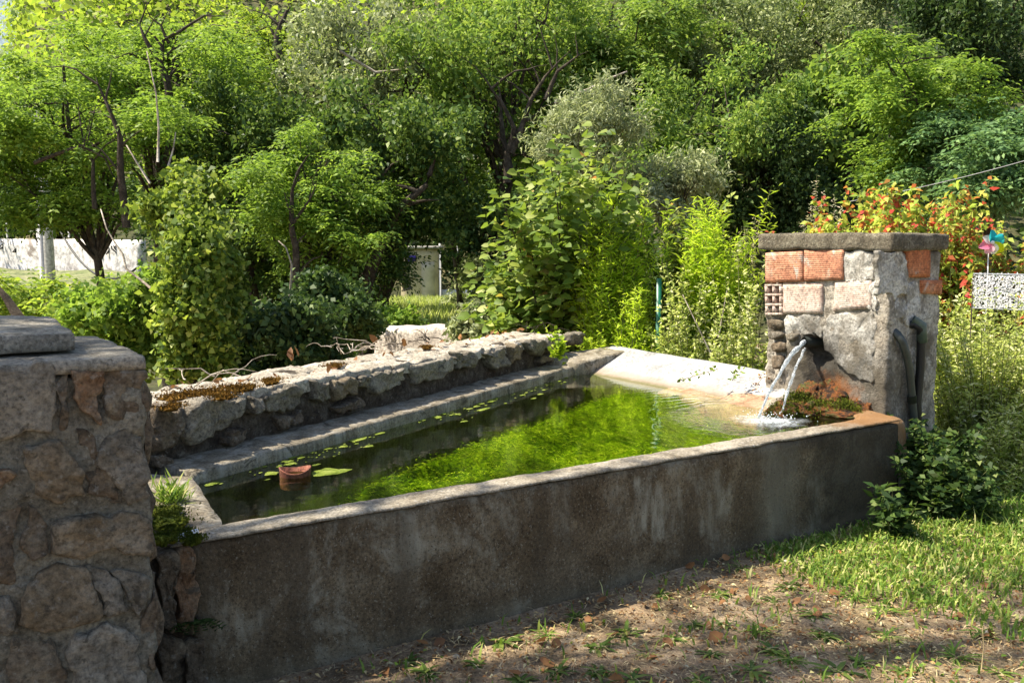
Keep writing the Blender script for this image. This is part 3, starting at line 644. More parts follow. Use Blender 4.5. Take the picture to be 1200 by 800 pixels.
for i, (pl, plane, n_, d, mt) in enumerate([
    ([(990, 296), (1006, 294), (1026, 296), (1027, 325), (1012, 331), (995, 330), (988, 312)], FP, FN, .03, 'plaster'),
    ([(1008, 332), (1027, 328), (1027, 366), (1014, 360), (1010, 345)], FP, FN, .028, 'plaster'),
    ([(945, 333), (964, 332), (962, 344), (952, 350), (944, 345)], FP, FN, .028, 'plaster'),
    ([(968, 372), (985, 366), (1005, 368), (1026, 364), (1026, 420), (1024, 450), (1000, 440), (985, 430), (970, 410), (965, 390)], FP, FN, .030, 'plaster'),
    ([(920, 372), (945, 370), (962, 374), (966, 395), (955, 392), (935, 388), (922, 390)], FP, FN, .022, 'plaster'),
    ([(1028, 296), (1058, 292), (1060, 312), (1062, 340), (1050, 352), (1040, 340), (1029, 350)], SPL, SN, .020, 'plaster'),
    ([(1062, 330), (1076, 332), (1078, 352), (1075, 420), (1068, 430), (1062, 380)], SPL, SN, .014, 'plaster'),
    ([(1047, 355), (1060, 353), (1063, 365), (1056, 376), (1048, 372)], SPL, SN, .018, 'plaster')]):
    mb = MB(); plate(mb, [onplane(x, y, plane, n_) for x, y in pl], n_, d * .48, seed=60 + i, rings=fl, jit=.03, **pk); mb.obj('plaster_patch', M[mt], tp, True)
for i, (pl, mt) in enumerate([([(900, 374), (918, 373), (920, 384), (902, 386)], 'brown'), ([(902, 389), (914, 388), (922, 394), (908, 399), (902, 398)], 'grey'), ([(903, 402), (920, 399), (924, 410), (905, 413)], 'brown'), ([(905, 416), (918, 415), (922, 430), (908, 434)], 'brown'), ([(923, 391), (940, 390), (934, 398), (924, 400)], 'grey')]):
    mb = MB(); plate(mb, [onplane(x, y, FP, FN) for x, y in pl], FN, .03, n=12, rough=.012, seed=80 + i); mb.obj('stone', M['st_' + mt], tp, True)
# spout, its two jets
mb = MB(); a = T(4.52, .76, .935); b_ = T(4.33, .80, .945); tube(mb, [a, b_], [.033, .033], 12, False)
tube(mb, [a, b_ + Vector((0, 0, 0))], [.027, .027], 12, False); mb.obj('spout', M['pipe'], tp, True)
# rust and algae crust down the pillar foot
mb = MB()
for i, (s, t, z, r) in enumerate([(4.42, .62, .58, (.11, .20, .09)), (4.24, .48, .54, (.15, .18, .045)), (4.43, .82, .57, (.09, .16, .10)), (4.20, .74, .52, (.13, .16, .055)), (4.42, .42, .55, (.08, .16, .07)), (4.50, .72, .64, (.09, .18, .10)), (4.17, .36, .54, (.12, .11, .025))]):
    lump(mb, T(s, t, z), r, i * 2.7, .25, 60, 40, 1.8, .16)
mb.obj('mineral_crust', M['concretion'], tp, True)
mb = MB(); fz = [(T(4.16, .50, .575), (.10, .22, .012)), (T(4.2, .72, .60), (.08, .14, .012)), (T(4.24, .40, .585), (.08, .14, .01))]
for c, r in fz:
    n = 1500; d = rng.normal(size=(n, 2)) * .5; pp = np.array(c) + d[:, :1] * np.array(U) * r[0] + d[:, 1:] * np.array(V_) * r[1]; pp[:, 2] += .02 * rng.normal(size=n) - .05 * (d ** 2).sum(1)
    leaves(mb, pp, rng.normal(size=(n, 3)) * .7 + np.array([0, 0, 1]), rnd_unit(n), .016, .007)
mb.obj('moss', M['moss_green'], tp)['kind'] = 'stuff'
def pipe(name, pts, r, mat):
    mb = MB(); tube(mb, pts, r, 14); return mb.obj(name, mat, tp, True)
def on_side(x, y, off): return onplane(x, y, SPL, SN) + SN * off
p1 = [on_side(1049, 386, -.03), on_side(1048, 391, .02), on_side(1050, 400, .045), on_side(1054, 415, .05), on_side(1057, 430, .05), on_side(1061, 470, .05), on_side(1064, 505, .05), on_side(1066, 545, .05), on_side(1067, 590, .05)]
o1 = pipe('drain_pipe', p1, [.024, .025, .025, .024, .024, .024, .024, .024, .024], M['pipe'])
mb = MB(); tube(mb, [on_side(1060, 462, .05), on_side(1060.6, 470, .05)], .029, 14); mb.obj('coupling', M['pipe'], o1, True)
p2 = [on_side(1066, 381, -.03), on_side(1067, 379, .03), on_side(1070, 384, .055), on_side(1071, 396, .05), on_side(1070, 430, .05), on_side(1068, 470, .04), on_side(1070, 560, .04)]
o2 = pipe('drain_pipe', p2, [.025, .028, .028, .027, .026, .026, .026], M['blackpipe'])
mb = MB(); tube(mb, [on_side(1066, 374, .02), on_side(1070.5, 380, .055), on_side(1071.5, 400, .052)], [.028, .032, .032], 14); mb.obj('elbow', plain('pipe_elbow_grey', (.07, .10, .085), .45), o2, True)

def jet_mat():
    m = bpy.data.materials.new('falling_water'); m.use_nodes = True; nt = m.node_tree; nt.nodes.clear(); out = nt.nodes.new('ShaderNodeOutputMaterial')
    p = pos(nt, (1, 1, .35)); t = nd(nt, 'BsdfTransparent', Color=(.9, .95, .97, 1)); g = nd(nt, 'BsdfGlossy', Color=(1, 1, 1, 1), Roughness=.06); d = nd(nt, 'BsdfDiffuse', Color=(.8, .85, .9, 1))
    tl = nd(nt, 'BsdfTranslucent', Color=(.85, .9, .95, 1)); dm = nd(nt, 'MixShader', Fac=.5); nt.links.new(d.outputs[0], dm.inputs[1]); nt.links.new(tl.outputs[0], dm.inputs[2])
    n = noi(nt, p, 120, 4, .6, .5); bp = nd(nt, 'Bump', Strength=.9, Distance=.01); nt.links.new(n, bp.inputs['Height']); nt.links.new(bp.outputs[0], g.inputs['Normal'])
    lw = nd(nt, 'Fresnel', IOR=1.5); nt.links.new(bp.outputs[0], lw.inputs['Normal'])
    a = nt.nodes.new('ShaderNodeMixShader'); nt.links.new(lw.outputs[0], a.inputs[0]); nt.links.new(t.outputs[0], a.inputs[1]); nt.links.new(g.outputs[0], a.inputs[2])
    b = nt.nodes.new('ShaderNodeMixShader'); nt.links.new(mrange(nt, n, .44, .60, .05, .9), b.inputs[0]); nt.links.new(a.outputs[0], b.inputs[1]); nt.links.new(dm.outputs[0], b.inputs[2])
    nt.links.new(b.outputs[0], out.inputs[0]); return m
jm = jet_mat()
jt = thing('water_jet', tuple(T(3.85, .72, .5)), 'clear water pouring in two strands from the spout', 'water')
def strand(p0, p1, drop, r0, r1, wob, seed, name):
    mb = MB(); n = 44; pts = []; rr = []
    for i in range(n):
        a = i / (n - 1); p = p0.lerp(p1, a); p.z = p0.z + (p1.z - p0.z) * (a * (1 - drop) + a * a * drop)
        p += nz((a * 2.5 * 3, seed, 0), 1, seed) * wob; pts.append(p)
        rr.append((r0 + (r1 - r0) * a) * (1 + .42 * math.sin(a * 30 + seed) * noise.noise((a * 9, seed, 1)) * 2))
    tube(mb, pts, rr, 12); return mb.obj(name, jm, jt, True)
strand(T(4.34, .80, .945), T(3.83, .74, .49), .62, .016, .007, .008, 1.3, 'strand')
strand(T(4.33, .80, .94), T(3.87, .77, .49), .55, .009, .004, .012, 4.3, 'strand')
strand(T(4.31, .775, .90), T(3.90, .62, .49), .62, .010, .006, .010, 7.7, 'strand')
mb = MB()
for k in range(110):
    a = rng.random() * 6.283; r = abs(rng.normal()) * .09; h = abs(rng.normal()) * .022
    cx = T((3.84, 3.90)[k % 2], (.74, .60)[k % 2], .5); lump(mb, cx + Vector((math.cos(a) * r, math.sin(a) * r, h)), .0012 + .003 * rng.random(), k, .2, 5, 4)
mb.obj('splash_drops', plain('white_foam', (.8, .84, .88), .3), jt, True)['kind'] = 'stuff'

# ------------------------------------------------------------ mossy stones beside the jets
for i, (x, y, z, r, lab) in enumerate([(918, 487, .5, (.10, .08, .075), 'small mossy stone directly under the falling water'), (943, 486, .5, (.12, .10, .085), 'larger bright mossy stone right of the falling water')]):
    mb = MB(); c = atz(x, y, z); lump(mb, c, r, i * 5, .4, 40, 26, 2.2, .2)
    o = mb.obj('mossy_stone', M['concretion'], smooth=True); tag(o, lab, 'stone')
    mb = MB(); n = 1500; d = rnd_unit(n); d[:, 2] = abs(d[:, 2]); pp = np.array(c) + d * np.array(r) * 1.02 * (1 + .1 * rng.normal(size=(n, 1)))
    leaves(mb, pp, d + rng.normal(size=(n, 3)) * .6, rnd_unit(n), .014, .006); mo = mb.obj('moss', M['moss_green'], o); mo['kind'] = 'stuff'

# ------------------------------------------------------------ the stone wall behind the trough
WD = Vector((.4806, .8769, 0)).normalized(); WN = Vector((WD.y, -WD.x, 0))    # along, and outward towards the trough
W0 = Vector((-1.63, 4.33, 0))
def Wp(a, d, z): return W0 + WD * a - WN * d + Z * z      # a along, d depth behind the face
sw = thing('stone_wall', tuple(Wp(2, .25, 0)), 'low dry looking wall of irregular stones with a mossy flat top behind the trough', 'stone wall')
WL = 4.45
mb = MB(); hexa(mb, [Wp(-1.2, -.10, -.6), Wp(WL, -.07, -.6), Wp(WL - .2, .5, -.6), Wp(-1.2, .5, -.6), Wp(-1.2, .04, .822), Wp(WL, .04, .785), Wp(WL - .2, .5, .785), Wp(-1.2, .5, .822)], .045, .03, .035, 7, 21, .018, 22)
mb.obj('mortar_core', M['darkcore'], sw, True)
def c2(pts): return [(170 + x / 2.857, 360 + y / 2.857) for x, y in pts]
def c7(pts): return [(380 + x / 3.53, 380 + y / 3.53) for x, y in pts]
fs_ = [(c2([(20, 335), (125, 345), (125, 400), (95, 480), (20, 480)]), 'brown'), (c2([(130, 340), (180, 312), (335, 305), (325, 360), (260, 410), (200, 440), (150, 475), (125, 430)]), 'pale'),
       (c2([(340, 305), (380, 300), (380, 345), (345, 360)]), 'grey'), (c2([(385, 290), (500, 255), (525, 285), (505, 330), (410, 348), (388, 330)]), 'grey'),
       (c2([(548, 255), (610, 248), (612, 302), (580, 320), (553, 312)]), 'grey'), (c2([(618, 246), (700, 232), (700, 290), (620, 310)]), 'ochre'), (c2([(705, 230), (750, 230), (750, 272), (708, 272)]), 'grey'),
       (c2([(755, 225), (868, 200), (865, 240), (820, 272), (760, 277)]), 'pale'), (c2([(890, 192), (1022, 162), (1025, 208), (940, 248), (893, 252)]), 'pale'), (c2([(1030, 158), (1095, 150), (1092, 200), (1040, 208)]), 'grey'),
       (c7([(530, 143), (612, 128), (612, 185), (560, 172)]), 'grey'), (c7([(648, 118), (740, 93), (745, 170), (690, 187)]), 'pale'), (c7([(750, 88), (812, 82), (810, 137), (765, 152)]), 'ochre'), (c7([(820, 74), (905, 63), (900, 120), (860, 132)]), 'grey'),
       (c7([(910, 58), (990, 48), (995, 85), (950, 106), (910, 112)]), 'pale'), (c7([(1000, 43), (1065, 33), (1060, 76), (1005, 87)]), 'grey'), (c7([(880, 135), (950, 118), (945, 152), (885, 158)]), 'brown'),
       (c2([(20, 500), (90, 495), (85, 530), (25, 545)]), 'brown'), (c2([(430, 370), (520, 352), (525, 385), (440, 400)]), 'brown'), (c2([(250, 430), (330, 405), (335, 440), (265, 470)]), 'brown'), (c2([(620, 330), (720, 305), (722, 330), (630, 352)]), 'brown')]
for i, (pl, k) in enumerate(fs_):
    mb = MB(); q = [onplane(x, y, W0, WN) for x, y in pl]; plate(mb, q, WN, .04, n=40, rough=.018, seed=100 + i, jit=.03, rings=((1, -1.2), (1.0, .1), (.97, .65), (.9, .9), (.78, 1.0), (.6, 1.0), (.4, 1.04), (.2, 1.04))); mb.obj('stone', M['st_' + k], sw, True)
# more face stones beyond the photograph's angle, under the top course at left
a = -.06; i = 0
rows = [(.0, .25), (.25, .52)]
for j, (d0, d1) in enumerate(rows):
    a = -1.15 + .07 * j
    while a < WL - .25:
        w = random.uniform(.22, .62); g = .006; b = min(a + w, WL - .12); zt = .808 - .03 * sstep(0, WL, a)
        q = [Wp(a + g, d0 + g * (.5 if j == 0 else 1) + random.uniform(-.015, .02), zt), Wp(b - g, d0 + random.uniform(-.015, .02), zt), Wp(b - g + random.uniform(-.03, .03), d1 - g, zt), Wp(a + g + random.uniform(-.03, .03), d1 - g, zt)]
        mb = MB(); plate(mb, q, Z + Vector((random.uniform(-.05, .05), random.uniform(-.05, .05), 0)), .026, n=36, rough=.011, seed=200 + i, jit=.014, rings=((1, -1.6), (1.0, .2), (.985, .8), (.93, .97), (.8, 1.0), (.6, 1.0), (.4, 1.0), (.2, 1.0)), sharp=True); mb.obj('coping_stone', M['st_cap'], sw, True)
        a = b; i += 1
def fuzz(mb, cpts, n, h, spread, lean=.5):
    for c, r in cpts:
        d = rng.normal(size=(n, 3)) * .5 * np.array([r[0], r[1], 0]); p = np.array(c) + d
        dirs = np.stack([rng.normal(size=n) * lean, rng.normal(size=n) * lean, np.ones(n)], 1)
        leaves(mb, p, dirs, rnd_unit(n), h * (.4 + .7 * rng.random(n)), h * .45)
mb = MB()
for k, (x, y, r) in enumerate([(205, 466, .09), (226, 463, .07), (250, 460, .10), (272, 457, .08), (288, 456, .05), (318, 448, .05), (262, 466, .06), (200, 478, .05), (392, 430, .05), (500, 408, .04)]):
    c = atz(x, y, .836); lump(mb, c, (r * .7, r * 1.1, .010), k, .9, 22, 8, 3.0)
    fuzz(mb, [(c + Vector((0, 0, .010)), (r * 1.3, r * 1.9))], 420, .016, .1)
o = mb.obj('moss', M['moss_rust'], sw); o['kind'] = 'stuff'

# ------------------------------------------------------------ the stone pillar at left
LP0 = T(-.15, -.33, 0)
lc = atz(172, 417, 1.29); FPL = Vector((lc.x, lc.y, 0))        # right front corner
def Lp(a, d, z): return FPL - U * a + V_ * d + Z * z
gp = thing('stone_pillar', tuple(Lp(.4, .35, 0)), 'thick rubble stone pillar with a cement cap at the left edge', 'pillar')
mb = MB(); hexa(mb, [Lp(.9, .004, -.1), Lp(.0, .004, -.1), Lp(.0, .68, -.1), Lp(.9, .68, -.1), Lp(.9, .012, 1.25), Lp(.004, .012, 1.25), Lp(.004, .68, 1.25), Lp(.9, .68, 1.25)], .012, .02, .016, 8, 31, .010, 26)
mb.obj('mortar_core', M['pface'], gp, True)
mb = MB(); hexa(mb, [Lp(.92, .0, 1.252), Lp(-.005, .0, 1.252), Lp(-.005, .69, 1.252), Lp(.92, .69, 1.252), Lp(.92, .0, 1.292), Lp(-.0, .0, 1.292), Lp(.0, .69, 1.292), Lp(.92, .69, 1.292)], .018, .012, .006, 7, 32, .004, 30)
mb.obj('cement_cap', M['pcap'], gp, True)
LPN = -V_
LS = [([(-14, 432), (60, 428), (65, 470), (61, 507), (-14, 512)], 'pale', .02, 'smooth pale dressed block'), ([(82, 437), (100, 432), (120, 434), (118, 470), (112, 495), (98, 482), (84, 462)], 'rust', .022, None),
      ([(124, 430), (150, 428), (168, 430), (171, 488), (142, 498), (122, 478)], 'brown', .014, None), ([(64, 440), (78, 438), (80, 500), (68, 512), (66, 470)], 'brown', .012, None), ([(28, 520), (76, 518), (98, 540), (102, 578), (64, 586), (35, 572)], 'ochre', .024, None),
      ([(112, 514), (152, 499), (172, 520), (177, 582), (152, 592), (126, 562)], 'grey', .020, None), ([(84, 500), (104, 505), (132, 560), (148, 594), (108, 580), (100, 545)], 'brown', .014, None),
      ([(-14, 540), (8, 545), (22, 553), (18, 562), (-14, 580)], 'rust', .030, None), ([(92, 606), (130, 600), (155, 597), (179, 610), (178, 646), (150, 648), (125, 643), (96, 654), (62, 648), (60, 618)], 'ochre', .030, 'broad pale ochre stone'),
      ([(45, 664), (72, 659), (100, 668), (114, 695), (120, 722), (90, 729), (50, 741), (22, 729), (19, 696)], 'ochre', .034, None), ([(100, 664), (128, 670), (142, 690), (153, 715), (122, 722), (116, 695)], 'grey', .020, None),
      ([(133, 670), (172, 675), (176, 690), (164, 722), (152, 702)], 'grey', .022, 'small triangular stone'), ([(78, 744), (116, 728), (142, 734), (160, 748), (172, 775), (170, 840), (80, 850)], 'pale', .032, None),
      ([(10, 750), (74, 746), (76, 850), (10, 850)], 'brown', .02, None), ([(-14, 600), (20, 590), (24, 650), (14, 680), (-14, 690)], 'brown', .016, None), ([(30, 592), (56, 612), (58, 648), (44, 654), (30, 640)], 'brown', .02, None),
      ([(-14, 700), (12, 700), (16, 740), (-14, 745)], 'grey', .02, None), ([(160, 725), (182, 700), (184, 790), (176, 770)], 'brown', .014, None)]
for i, (pl, k, d, lab) in enumerate(LS):
    q = [onplane(x, y, FPL + V_ * .012, V_) for x, y in pl]
    mb = MB(); plate(mb, q, LPN, d * .95, n=64, rough=.010 if i else .003, seed=300 + i, jit=.022, rings=((1.02, -2.5), (1.0, -.3), (.985, .5), (.95, .85), (.86, .95), (.74, 1.0), (.6, 1.0), (.45, 1.03), (.3, 1.03), (.14, 1.03)))
    o = mb.obj('stone', M['st_' + k], gp, True)
    if lab: tag(o, lab)
# right flank stones (seen from another step)
for j in range(4):
    for kx in range(2):
        q = [FPL + V_ * (.05 + kx * .31) + Z * (.1 + j * .29), FPL + V_ * (.32 + kx * .31) + Z * (.1 + j * .29), FPL + V_ * (.32 + kx * .31) + Z * (.35 + j * .29), FPL + V_ * (.05 + kx * .31) + Z * (.35 + j * .29)]
        mb = MB(); plate(mb, q, U, .02, n=20, rough=.012, seed=340 + j * 2 + kx, jit=.03); mb.obj('stone', M['st_brown'], gp, True)
# loose slab lying on the cap
mb = MB(); q = [atz(x, y, 1.30) for x, y in ((-40, 418), (90, 411), (62, 388), (-40, 386))]
hexa(mb, [q[0], q[1], q[2], q[3]] + [p + Z * .05 for p in (q[0], q[1], q[2], q[3])], .016, .008, .006, 8, 35, .004, 32)
tag(mb.obj('stone_slab', M['pcap'], smooth=True), 'flat grey slab lying loose on top of the left stone pillar', 'stone slab')

# ------------------------------------------------------------ plants: builders
def crown_clumps(c, r, n, seed):
    """clump centres through an ellipsoid, thicker at the shell"""
    g = np.random.default_rng(seed); m = max(9, n // 3); d = norm(g.normal(size=(m, 3))); rad = .15 + .9 * g.random((m, 1)) ** .55
    big = d * rad * np.array(r); w = g.integers(m, size=n); sz = (.14 + .24 * g.random(m))[w][:, None]
    return np.array(c) + big[w] + norm(g.normal(size=(n, 3))) * g.random((n, 1)) ** .6 * sz * np.array(r) * np.array([1.15, 1.15, .8])
def fill_leaves(mb, cl, cr, per, ln, wd, style, g):
    n = len(cl) * per
    c = np.repeat(cl, per, 0); rr = np.repeat(cr, per)[:, None]
    d = norm(g.normal(size=(n, 3)))
    if style == 'pad':
        rad = g.random((n, 1)) ** .5 * (.8 + .8 * (g.random((n, 1)) < .25)); tl_ = np.repeat(g.normal(size=(len(cl), 1)) * .5, per, 0); off = d * rad * rr * np.array([1.45, 1.45, .36]); off[:, 2:] += tl_ * off[:, :1]
    else:
        rad = .35 + .65 * g.random((n, 1)) ** .5; an = np.repeat(.55 + .9 * g.random((len(cl), 3)), per, 0); off = d * rad * rr * an
        out_ = (g.random((n, 1)) < .22); off = np.where(out_, off * (1.1 + 1.1 * g.random((n, 1))), off)
        t6 = np.arange(n) // 5 * 5; off = off[t6] + g.normal(size=(n, 3)) * ln * .75     # leaves sit in small sprays
    p = c + off
    if style == 'pad':         # feathery fronds: leaflets in pairs along a drooping rachis
        k = 7; m = n // k; p = p[:m * k:k]; a = g.random(m) * 6.283; ax = norm(np.stack([np.cos(a), np.sin(a), .25 - 1.1 * g.random(m)], 1))
        side = norm(np.cross(ax, np.array([0, 0, 1.]))) ; nn = np.cross(side, ax)
        pts = []; dr = []; nr = []
        for i in range(k):
            f = (i // 2 + .6) / (k / 2); s = 1 if i % 2 else -1
            if i == k - 1: s = 0
            pts.append(p + ax * (ln * 3.6 * f) - np.array([0, 0, 1]) * (ln * 1.1 * f * f)); dr.append(side * s + ax * .45 - nn * .15); nr.append(nn + g.normal(size=(m, 3)) * .5)
        sc_ = np.tile(.65 + .8 * g.random(m), k); leaves(mb, np.concatenate(pts), np.concatenate(dr), np.concatenate(nr), ln * sc_ * (.85 + .3 * g.random(m * k)), wd * sc_, .1, .1)
    else:
        nn = norm(d * .5 + np.array([-.15, 0, .55]) + g.normal(size=(n, 3)) * .85); dr = np.cross(nn, norm(g.normal(size=(n, 3)))) + np.array([0, 0, -.25])
        sc_ = (.5 + .95 * g.random(n)); leaves(mb, p, dr, nn, ln * sc_, wd * sc_)
def limb(mb, a, b, r0, r1, seed, n=7, sag=.12):
    pts = []; rr = []; L = (b - a).length
    for i in range(n):
        q = i / (n - 1); p = a.lerp(b, q) + Vector((0, 0, L * sag * math.sin(q * math.pi))) + nz((q * 2, seed, seed), 1.3, seed) * L * .09 * math.sin(q * math.pi)
        pts.append(p); rr.append(r0 + (r1 - r0) * q)
    tube(mb, pts, rr, 6, False); return pts
def tree(label, px, pyc, Y, hw, hh, style='round', mat='green', n=60, per=220, ln=.06, wd=.03, trunk=None, tr=.12, cr=.16, depth=None, seed=1, name='tree', group=None, trees_on=True, bark='bark', limbs=14, dry=0, cat='tree', lines=()):
    """crown centre at picture point (px, pyc) at distance Y; hw, hh its half size in photograph pixels"""
    g = np.random.default_rng(seed); c = at(px, pyc, Y); k = Y / FX
    rx, rz = hw * k, hh * k; ry = depth if depth else (rx + rz) * .5
    tx = trunk if trunk is not None else px
    b = at(tx, 400, Y); gz = ground_z(b.x, Y); base = Vector((b.x, Y, gz - .1))
    root = thing(name, tuple(base), label, cat, group); tr *= .62; rx *= 1.08; rz *= 1.08; n = int(n * 1.45); per = int(per * .58)
    cl = crown_clumps((c.x, c.y, c.z), (rx, ry, rz), n, seed); scl = (rx + rz) * cr * (.32 + .62 * g.random(n)); ln *= 1.42; wd *= 1.46
    mb = MB(); fill_leaves(mb, cl, scl, per, ln, wd, style, g)
    mb.obj('crown', M[mat], root)
    mb = MB(); top = Vector((c.x + rx * .1, c.y, c.z + rz * .55)); pts = []; m = 9
    for i in range(m):
        q = i / (m - 1); p = base.lerp(top, q) + nz((q * 2.2, seed * 1.3, 0), 1.1, seed) * (top - base).length * .07 * (q > 0); pts.append(p)
    tube(mb, pts, [tr * (1 - .8 * i / (m - 1)) for i in range(m)], 8, False)
    order = g.permutation(n)[:limbs]
    for j, i in enumerate(order):
        e = Vector(cl[i]); h = min(m - 2, max(4, int((m - 1) * (.45 + .45 * g.random())))); 
        if pts[h].z > e.z + rz * .3: h = max(4, h - 3)
        lp = limb(mb, pts[h], e, tr * (.42 - .2 * h / m), tr * .06, j + seed)
        for q in range(2):
            i2 = int(g.integers(n)); e2 = Vector(cl[i2])
            if (e2 - lp[4]).length < (rx + rz) * .6: limb(mb, lp[4], e2, tr * .14, tr * .04, j * 3 + q, 5)
    for rad, pl in lines:          # limbs that show in front of the crown
        q = [at(x, y, Y - ry * .85) for x, y in pl]; fin = []
        for i_ in range(len(q) - 1):
            for f_ in range(3): w_ = q[i_].lerp(q[i_ + 1], f_ / 3); fin.append(w_ + nz(w_, 1.1, seed) * rad * 1.2)
        fin.append(q[-1]); m_ = len(fin); tube(mb, fin, [rad * .62 * (1 - .93 * (i_ / (m_ - 1)) ** 1.3) for i_ in range(m_)], 7, False)
        for i_ in range(3, m_ - 1, 2):
            e_ = fin[i_] + (fin[i_] - fin[i_ - 2]).normalized() * rx * .12 + Vector((g.normal() * rx * .2, 0, abs(g.normal()) * rz * .22)); limb(mb, fin[i_], e_, rad * .2, rad * .03, i_ + seed, 6)
    mb.obj('trunk', M[bark], root, True)
    return root

# ------------------------------------------------------------ trees and shrubs beyond the wall, near to far
tree('climbing ivy smothering a narrow dead tree behind the stone wall', 233, 345, 7.8, 29, 104, 'round', 'ivy', 120, 330, .036, .030, 232, .06, .14, .38, 11, name='ivy_covered_tree')
tree('sparse leafy ivy top reaching above the ivy covered trunk', 210, 240, 8.6, 38, 46, 'round', 'ivy', 34, 170, .038, .03, 212, .04, .2, .3, 12, name='climbing_plant')
tree('bright low locust scrub at far left behind the pillar', 70, 366, 10.5, 96, 50, 'pad', 'locust_y', 60, 260, .045, .022, 70, .05, .17, .9, 13, name='bush')
tree('green leafy scrub between the left pillar and the ivy column', 150, 380, 9, 62, 50, 'round', 'locust', 60, 240, .045, .03, 140, .04, .17, .7, 14, name='bush')
tree('dark green scrub at the foot of the stone wall right of the ivy', 320, 405, 9.0, 70, 55, 'round', 'oakd', 66, 260, .045, .03, 320, .04, .16, .7, 15, name='bush')
tree('small bushy scrub under the slender locust trunks', 368, 372, 11, 58, 46, 'round', 'oakd', 50, 260, .05, .032, 395, .04, .17, .8, 16, name='bush')
tree('slender locust with layered feathery crown in the middle left', 365, 235, 14, 84, 78, 'pad', 'locust', 54, 420, .05, .022, 345, .13, .17, 1.0, 17, name='locust_tree', lines=[(.11, [(352, 400), (346, 330), (338, 270), (344, 225), (352, 200)]), (.04, [(340, 265), (362, 235), (372, 215)])])
tree('dark thin locust leaning beside the slender locust', 420, 285, 15, 52, 66, 'pad', 'deep', 40, 380, .05, .022, 392, .12, .18, .9, 18, name='locust_tree', lines=[(.12, [(396, 400), (393, 330), (388, 280), (392, 240), (402, 215)])])
tree('broad dark tree on an ivy clad forked trunk left of the hut', 475, 200, 16, 95, 88, 'round', 'deep', 110, 330, .065, .035, 428, .24, .14, 1.6, 19, name='broadleaf_tree', limbs=24, lines=[(.22, [(428, 400), (438, 340), (444, 290), (462, 250), (490, 215), (505, 180)]), (.14, [(444, 295), (445, 240), (440, 200)])])
tree('tall sunlit locust filling the left edge of the picture', 60, 150, 15, 150, 92, 'pad', 'locust', 120, 420, .055, .024, 150, .18, .13, 1.6, 20, name='locust_tree', limbs=24, lines=[(.10, [(150, 262), (148, 200), (150, 160), (128, 120), (112, 90)]), (.06, [(112, 245), (110, 190), (92, 170)]), (.05, [(40, 190), (95, 172), (125, 185), (140, 215)])])
tree('dark branching tree with open crown rising at upper left', 190, 95, 18, 120, 90, 'pad', 'locust', 84, 420, .06, .026, 200, .26, .15, 1.8, 21, name='locust_tree', limbs=30, lines=[(.16, [(196, 260), (192, 180), (196, 110), (188, 72), (200, 45), (222, 28)]), (.08, [(190, 72), (172, 45), (160, 25)]), (.05, [(200, 50), (192, 30), (170, 18)])])
tree('dense deep green tree between the ivy column and slender locust', 285, 225, 17, 80, 120, 'round', 'deep', 110, 300, .065, .034, 290, .2, .14, 1.5, 22, name='broadleaf_tree')
tree('tall pale locust behind the dense deep green tree', 340, 75, 24, 110, 95, 'pad', 'locust_y', 90, 420, .075, .032, 332, .22, .15, 2.2, 23, name='locust_tree', limbs=24, lines=[(.17, [(330, 110), (331, 60), (337, 20), (345, -10)]), (.07, [(333, 60), (318, 30), (300, 15)])])
tree('silvery leaved tree with bare grey twigs at top centre left', 430, 75, 19, 85, 80, 'round', 'silver', 60, 210, .085, .034, 452, .2, .17, 1.5, 24, name='silver_leaved_tree', limbs=24)
tree('open green tree with forked dark trunks at top centre', 590, 85, 18, 115, 110, 'round', 'green', 90, 260, .075, .034, 585, .2, .15, 1.8, 25, name='broadleaf_tree', limbs=34, lines=[(.12, [(597, 215), (594, 180), (600, 150), (588, 120), (572, 96)]), (.09, [(598, 180), (620, 120), (640, 92), (668, 60)]), (.06, [(548, 215), (530, 170), (505, 125)]), (.08, [(638, 120), (655, 85), (690, 60)])])
tree('bright yellow green young tree behind the hazel shrub', 520, 130, 22, 95, 90, 'pad', 'locust', 76, 400, .07, .03, 530, .16, .15, 1.8, 26, name='locust_tree')
tree('tall green tree arching over the silvery willow', 705, 60, 20, 100, 85, 'pad', 'green', 90, 400, .075, .032, 660, .2, .15, 1.8, 27, name='broadleaf_tree', limbs=28)
tree('silvery willow shrub behind the top of the hazel', 690, 160, 12, 52, 56, 'round', 'silver', 66, 200, .055, .014, 680, .07, .17, .8, 28, name='willow_shrub', cat='shrub')
tree('pale dusty willow bush between hazel and dark evergreens', 790, 225, 12, 46, 42, 'round', 'silver', 56, 200, .05, .014, 790, .06, .18, .7, 29, name='willow_shrub', cat='shrub')
tree('rounded holm oak with dusty grey green crown at upper right of centre', 845, 75, 21, 95, 62, 'round', 'oak', 130, 300, .06, .03, 850, .3, .13, 1.8, 30, name='holm_oak')
tree('green ash like tree in front of the dusty holm oak', 825, 172, 16, 84, 96, 'round', 'green', 80, 400, .06, .026, 820, .15, .16, 1.3, 31, name='broadleaf_tree')
tree('small yellowing tree at the top edge above the holm oak', 905, 20, 26, 45, 35, 'round', 'locust_y', 40, 240, .08, .04, 900, .12, .2, 1.2, 32, name='broadleaf_tree')
tree('second dusty holm oak at upper right', 985, 45, 22, 75, 75, 'round', 'oak', 100, 300, .065, .032, 985, .26, .14, 1.8, 33, name='holm_oak')
tree('pale speckled holm oak behind the small yellowing tree', 745, 20, 27, 70, 50, 'round', 'oak', 70, 280, .075, .036, 745, .26, .15, 1.8, 34, name='holm_oak')
tree('near black evergreen in the shade above the brick pillar', 900, 215, 16, 80, 75, 'round', 'oakd', 80, 300, .06, .03, 900, .2, .16, 1.2, 35, name='evergreen_tree')
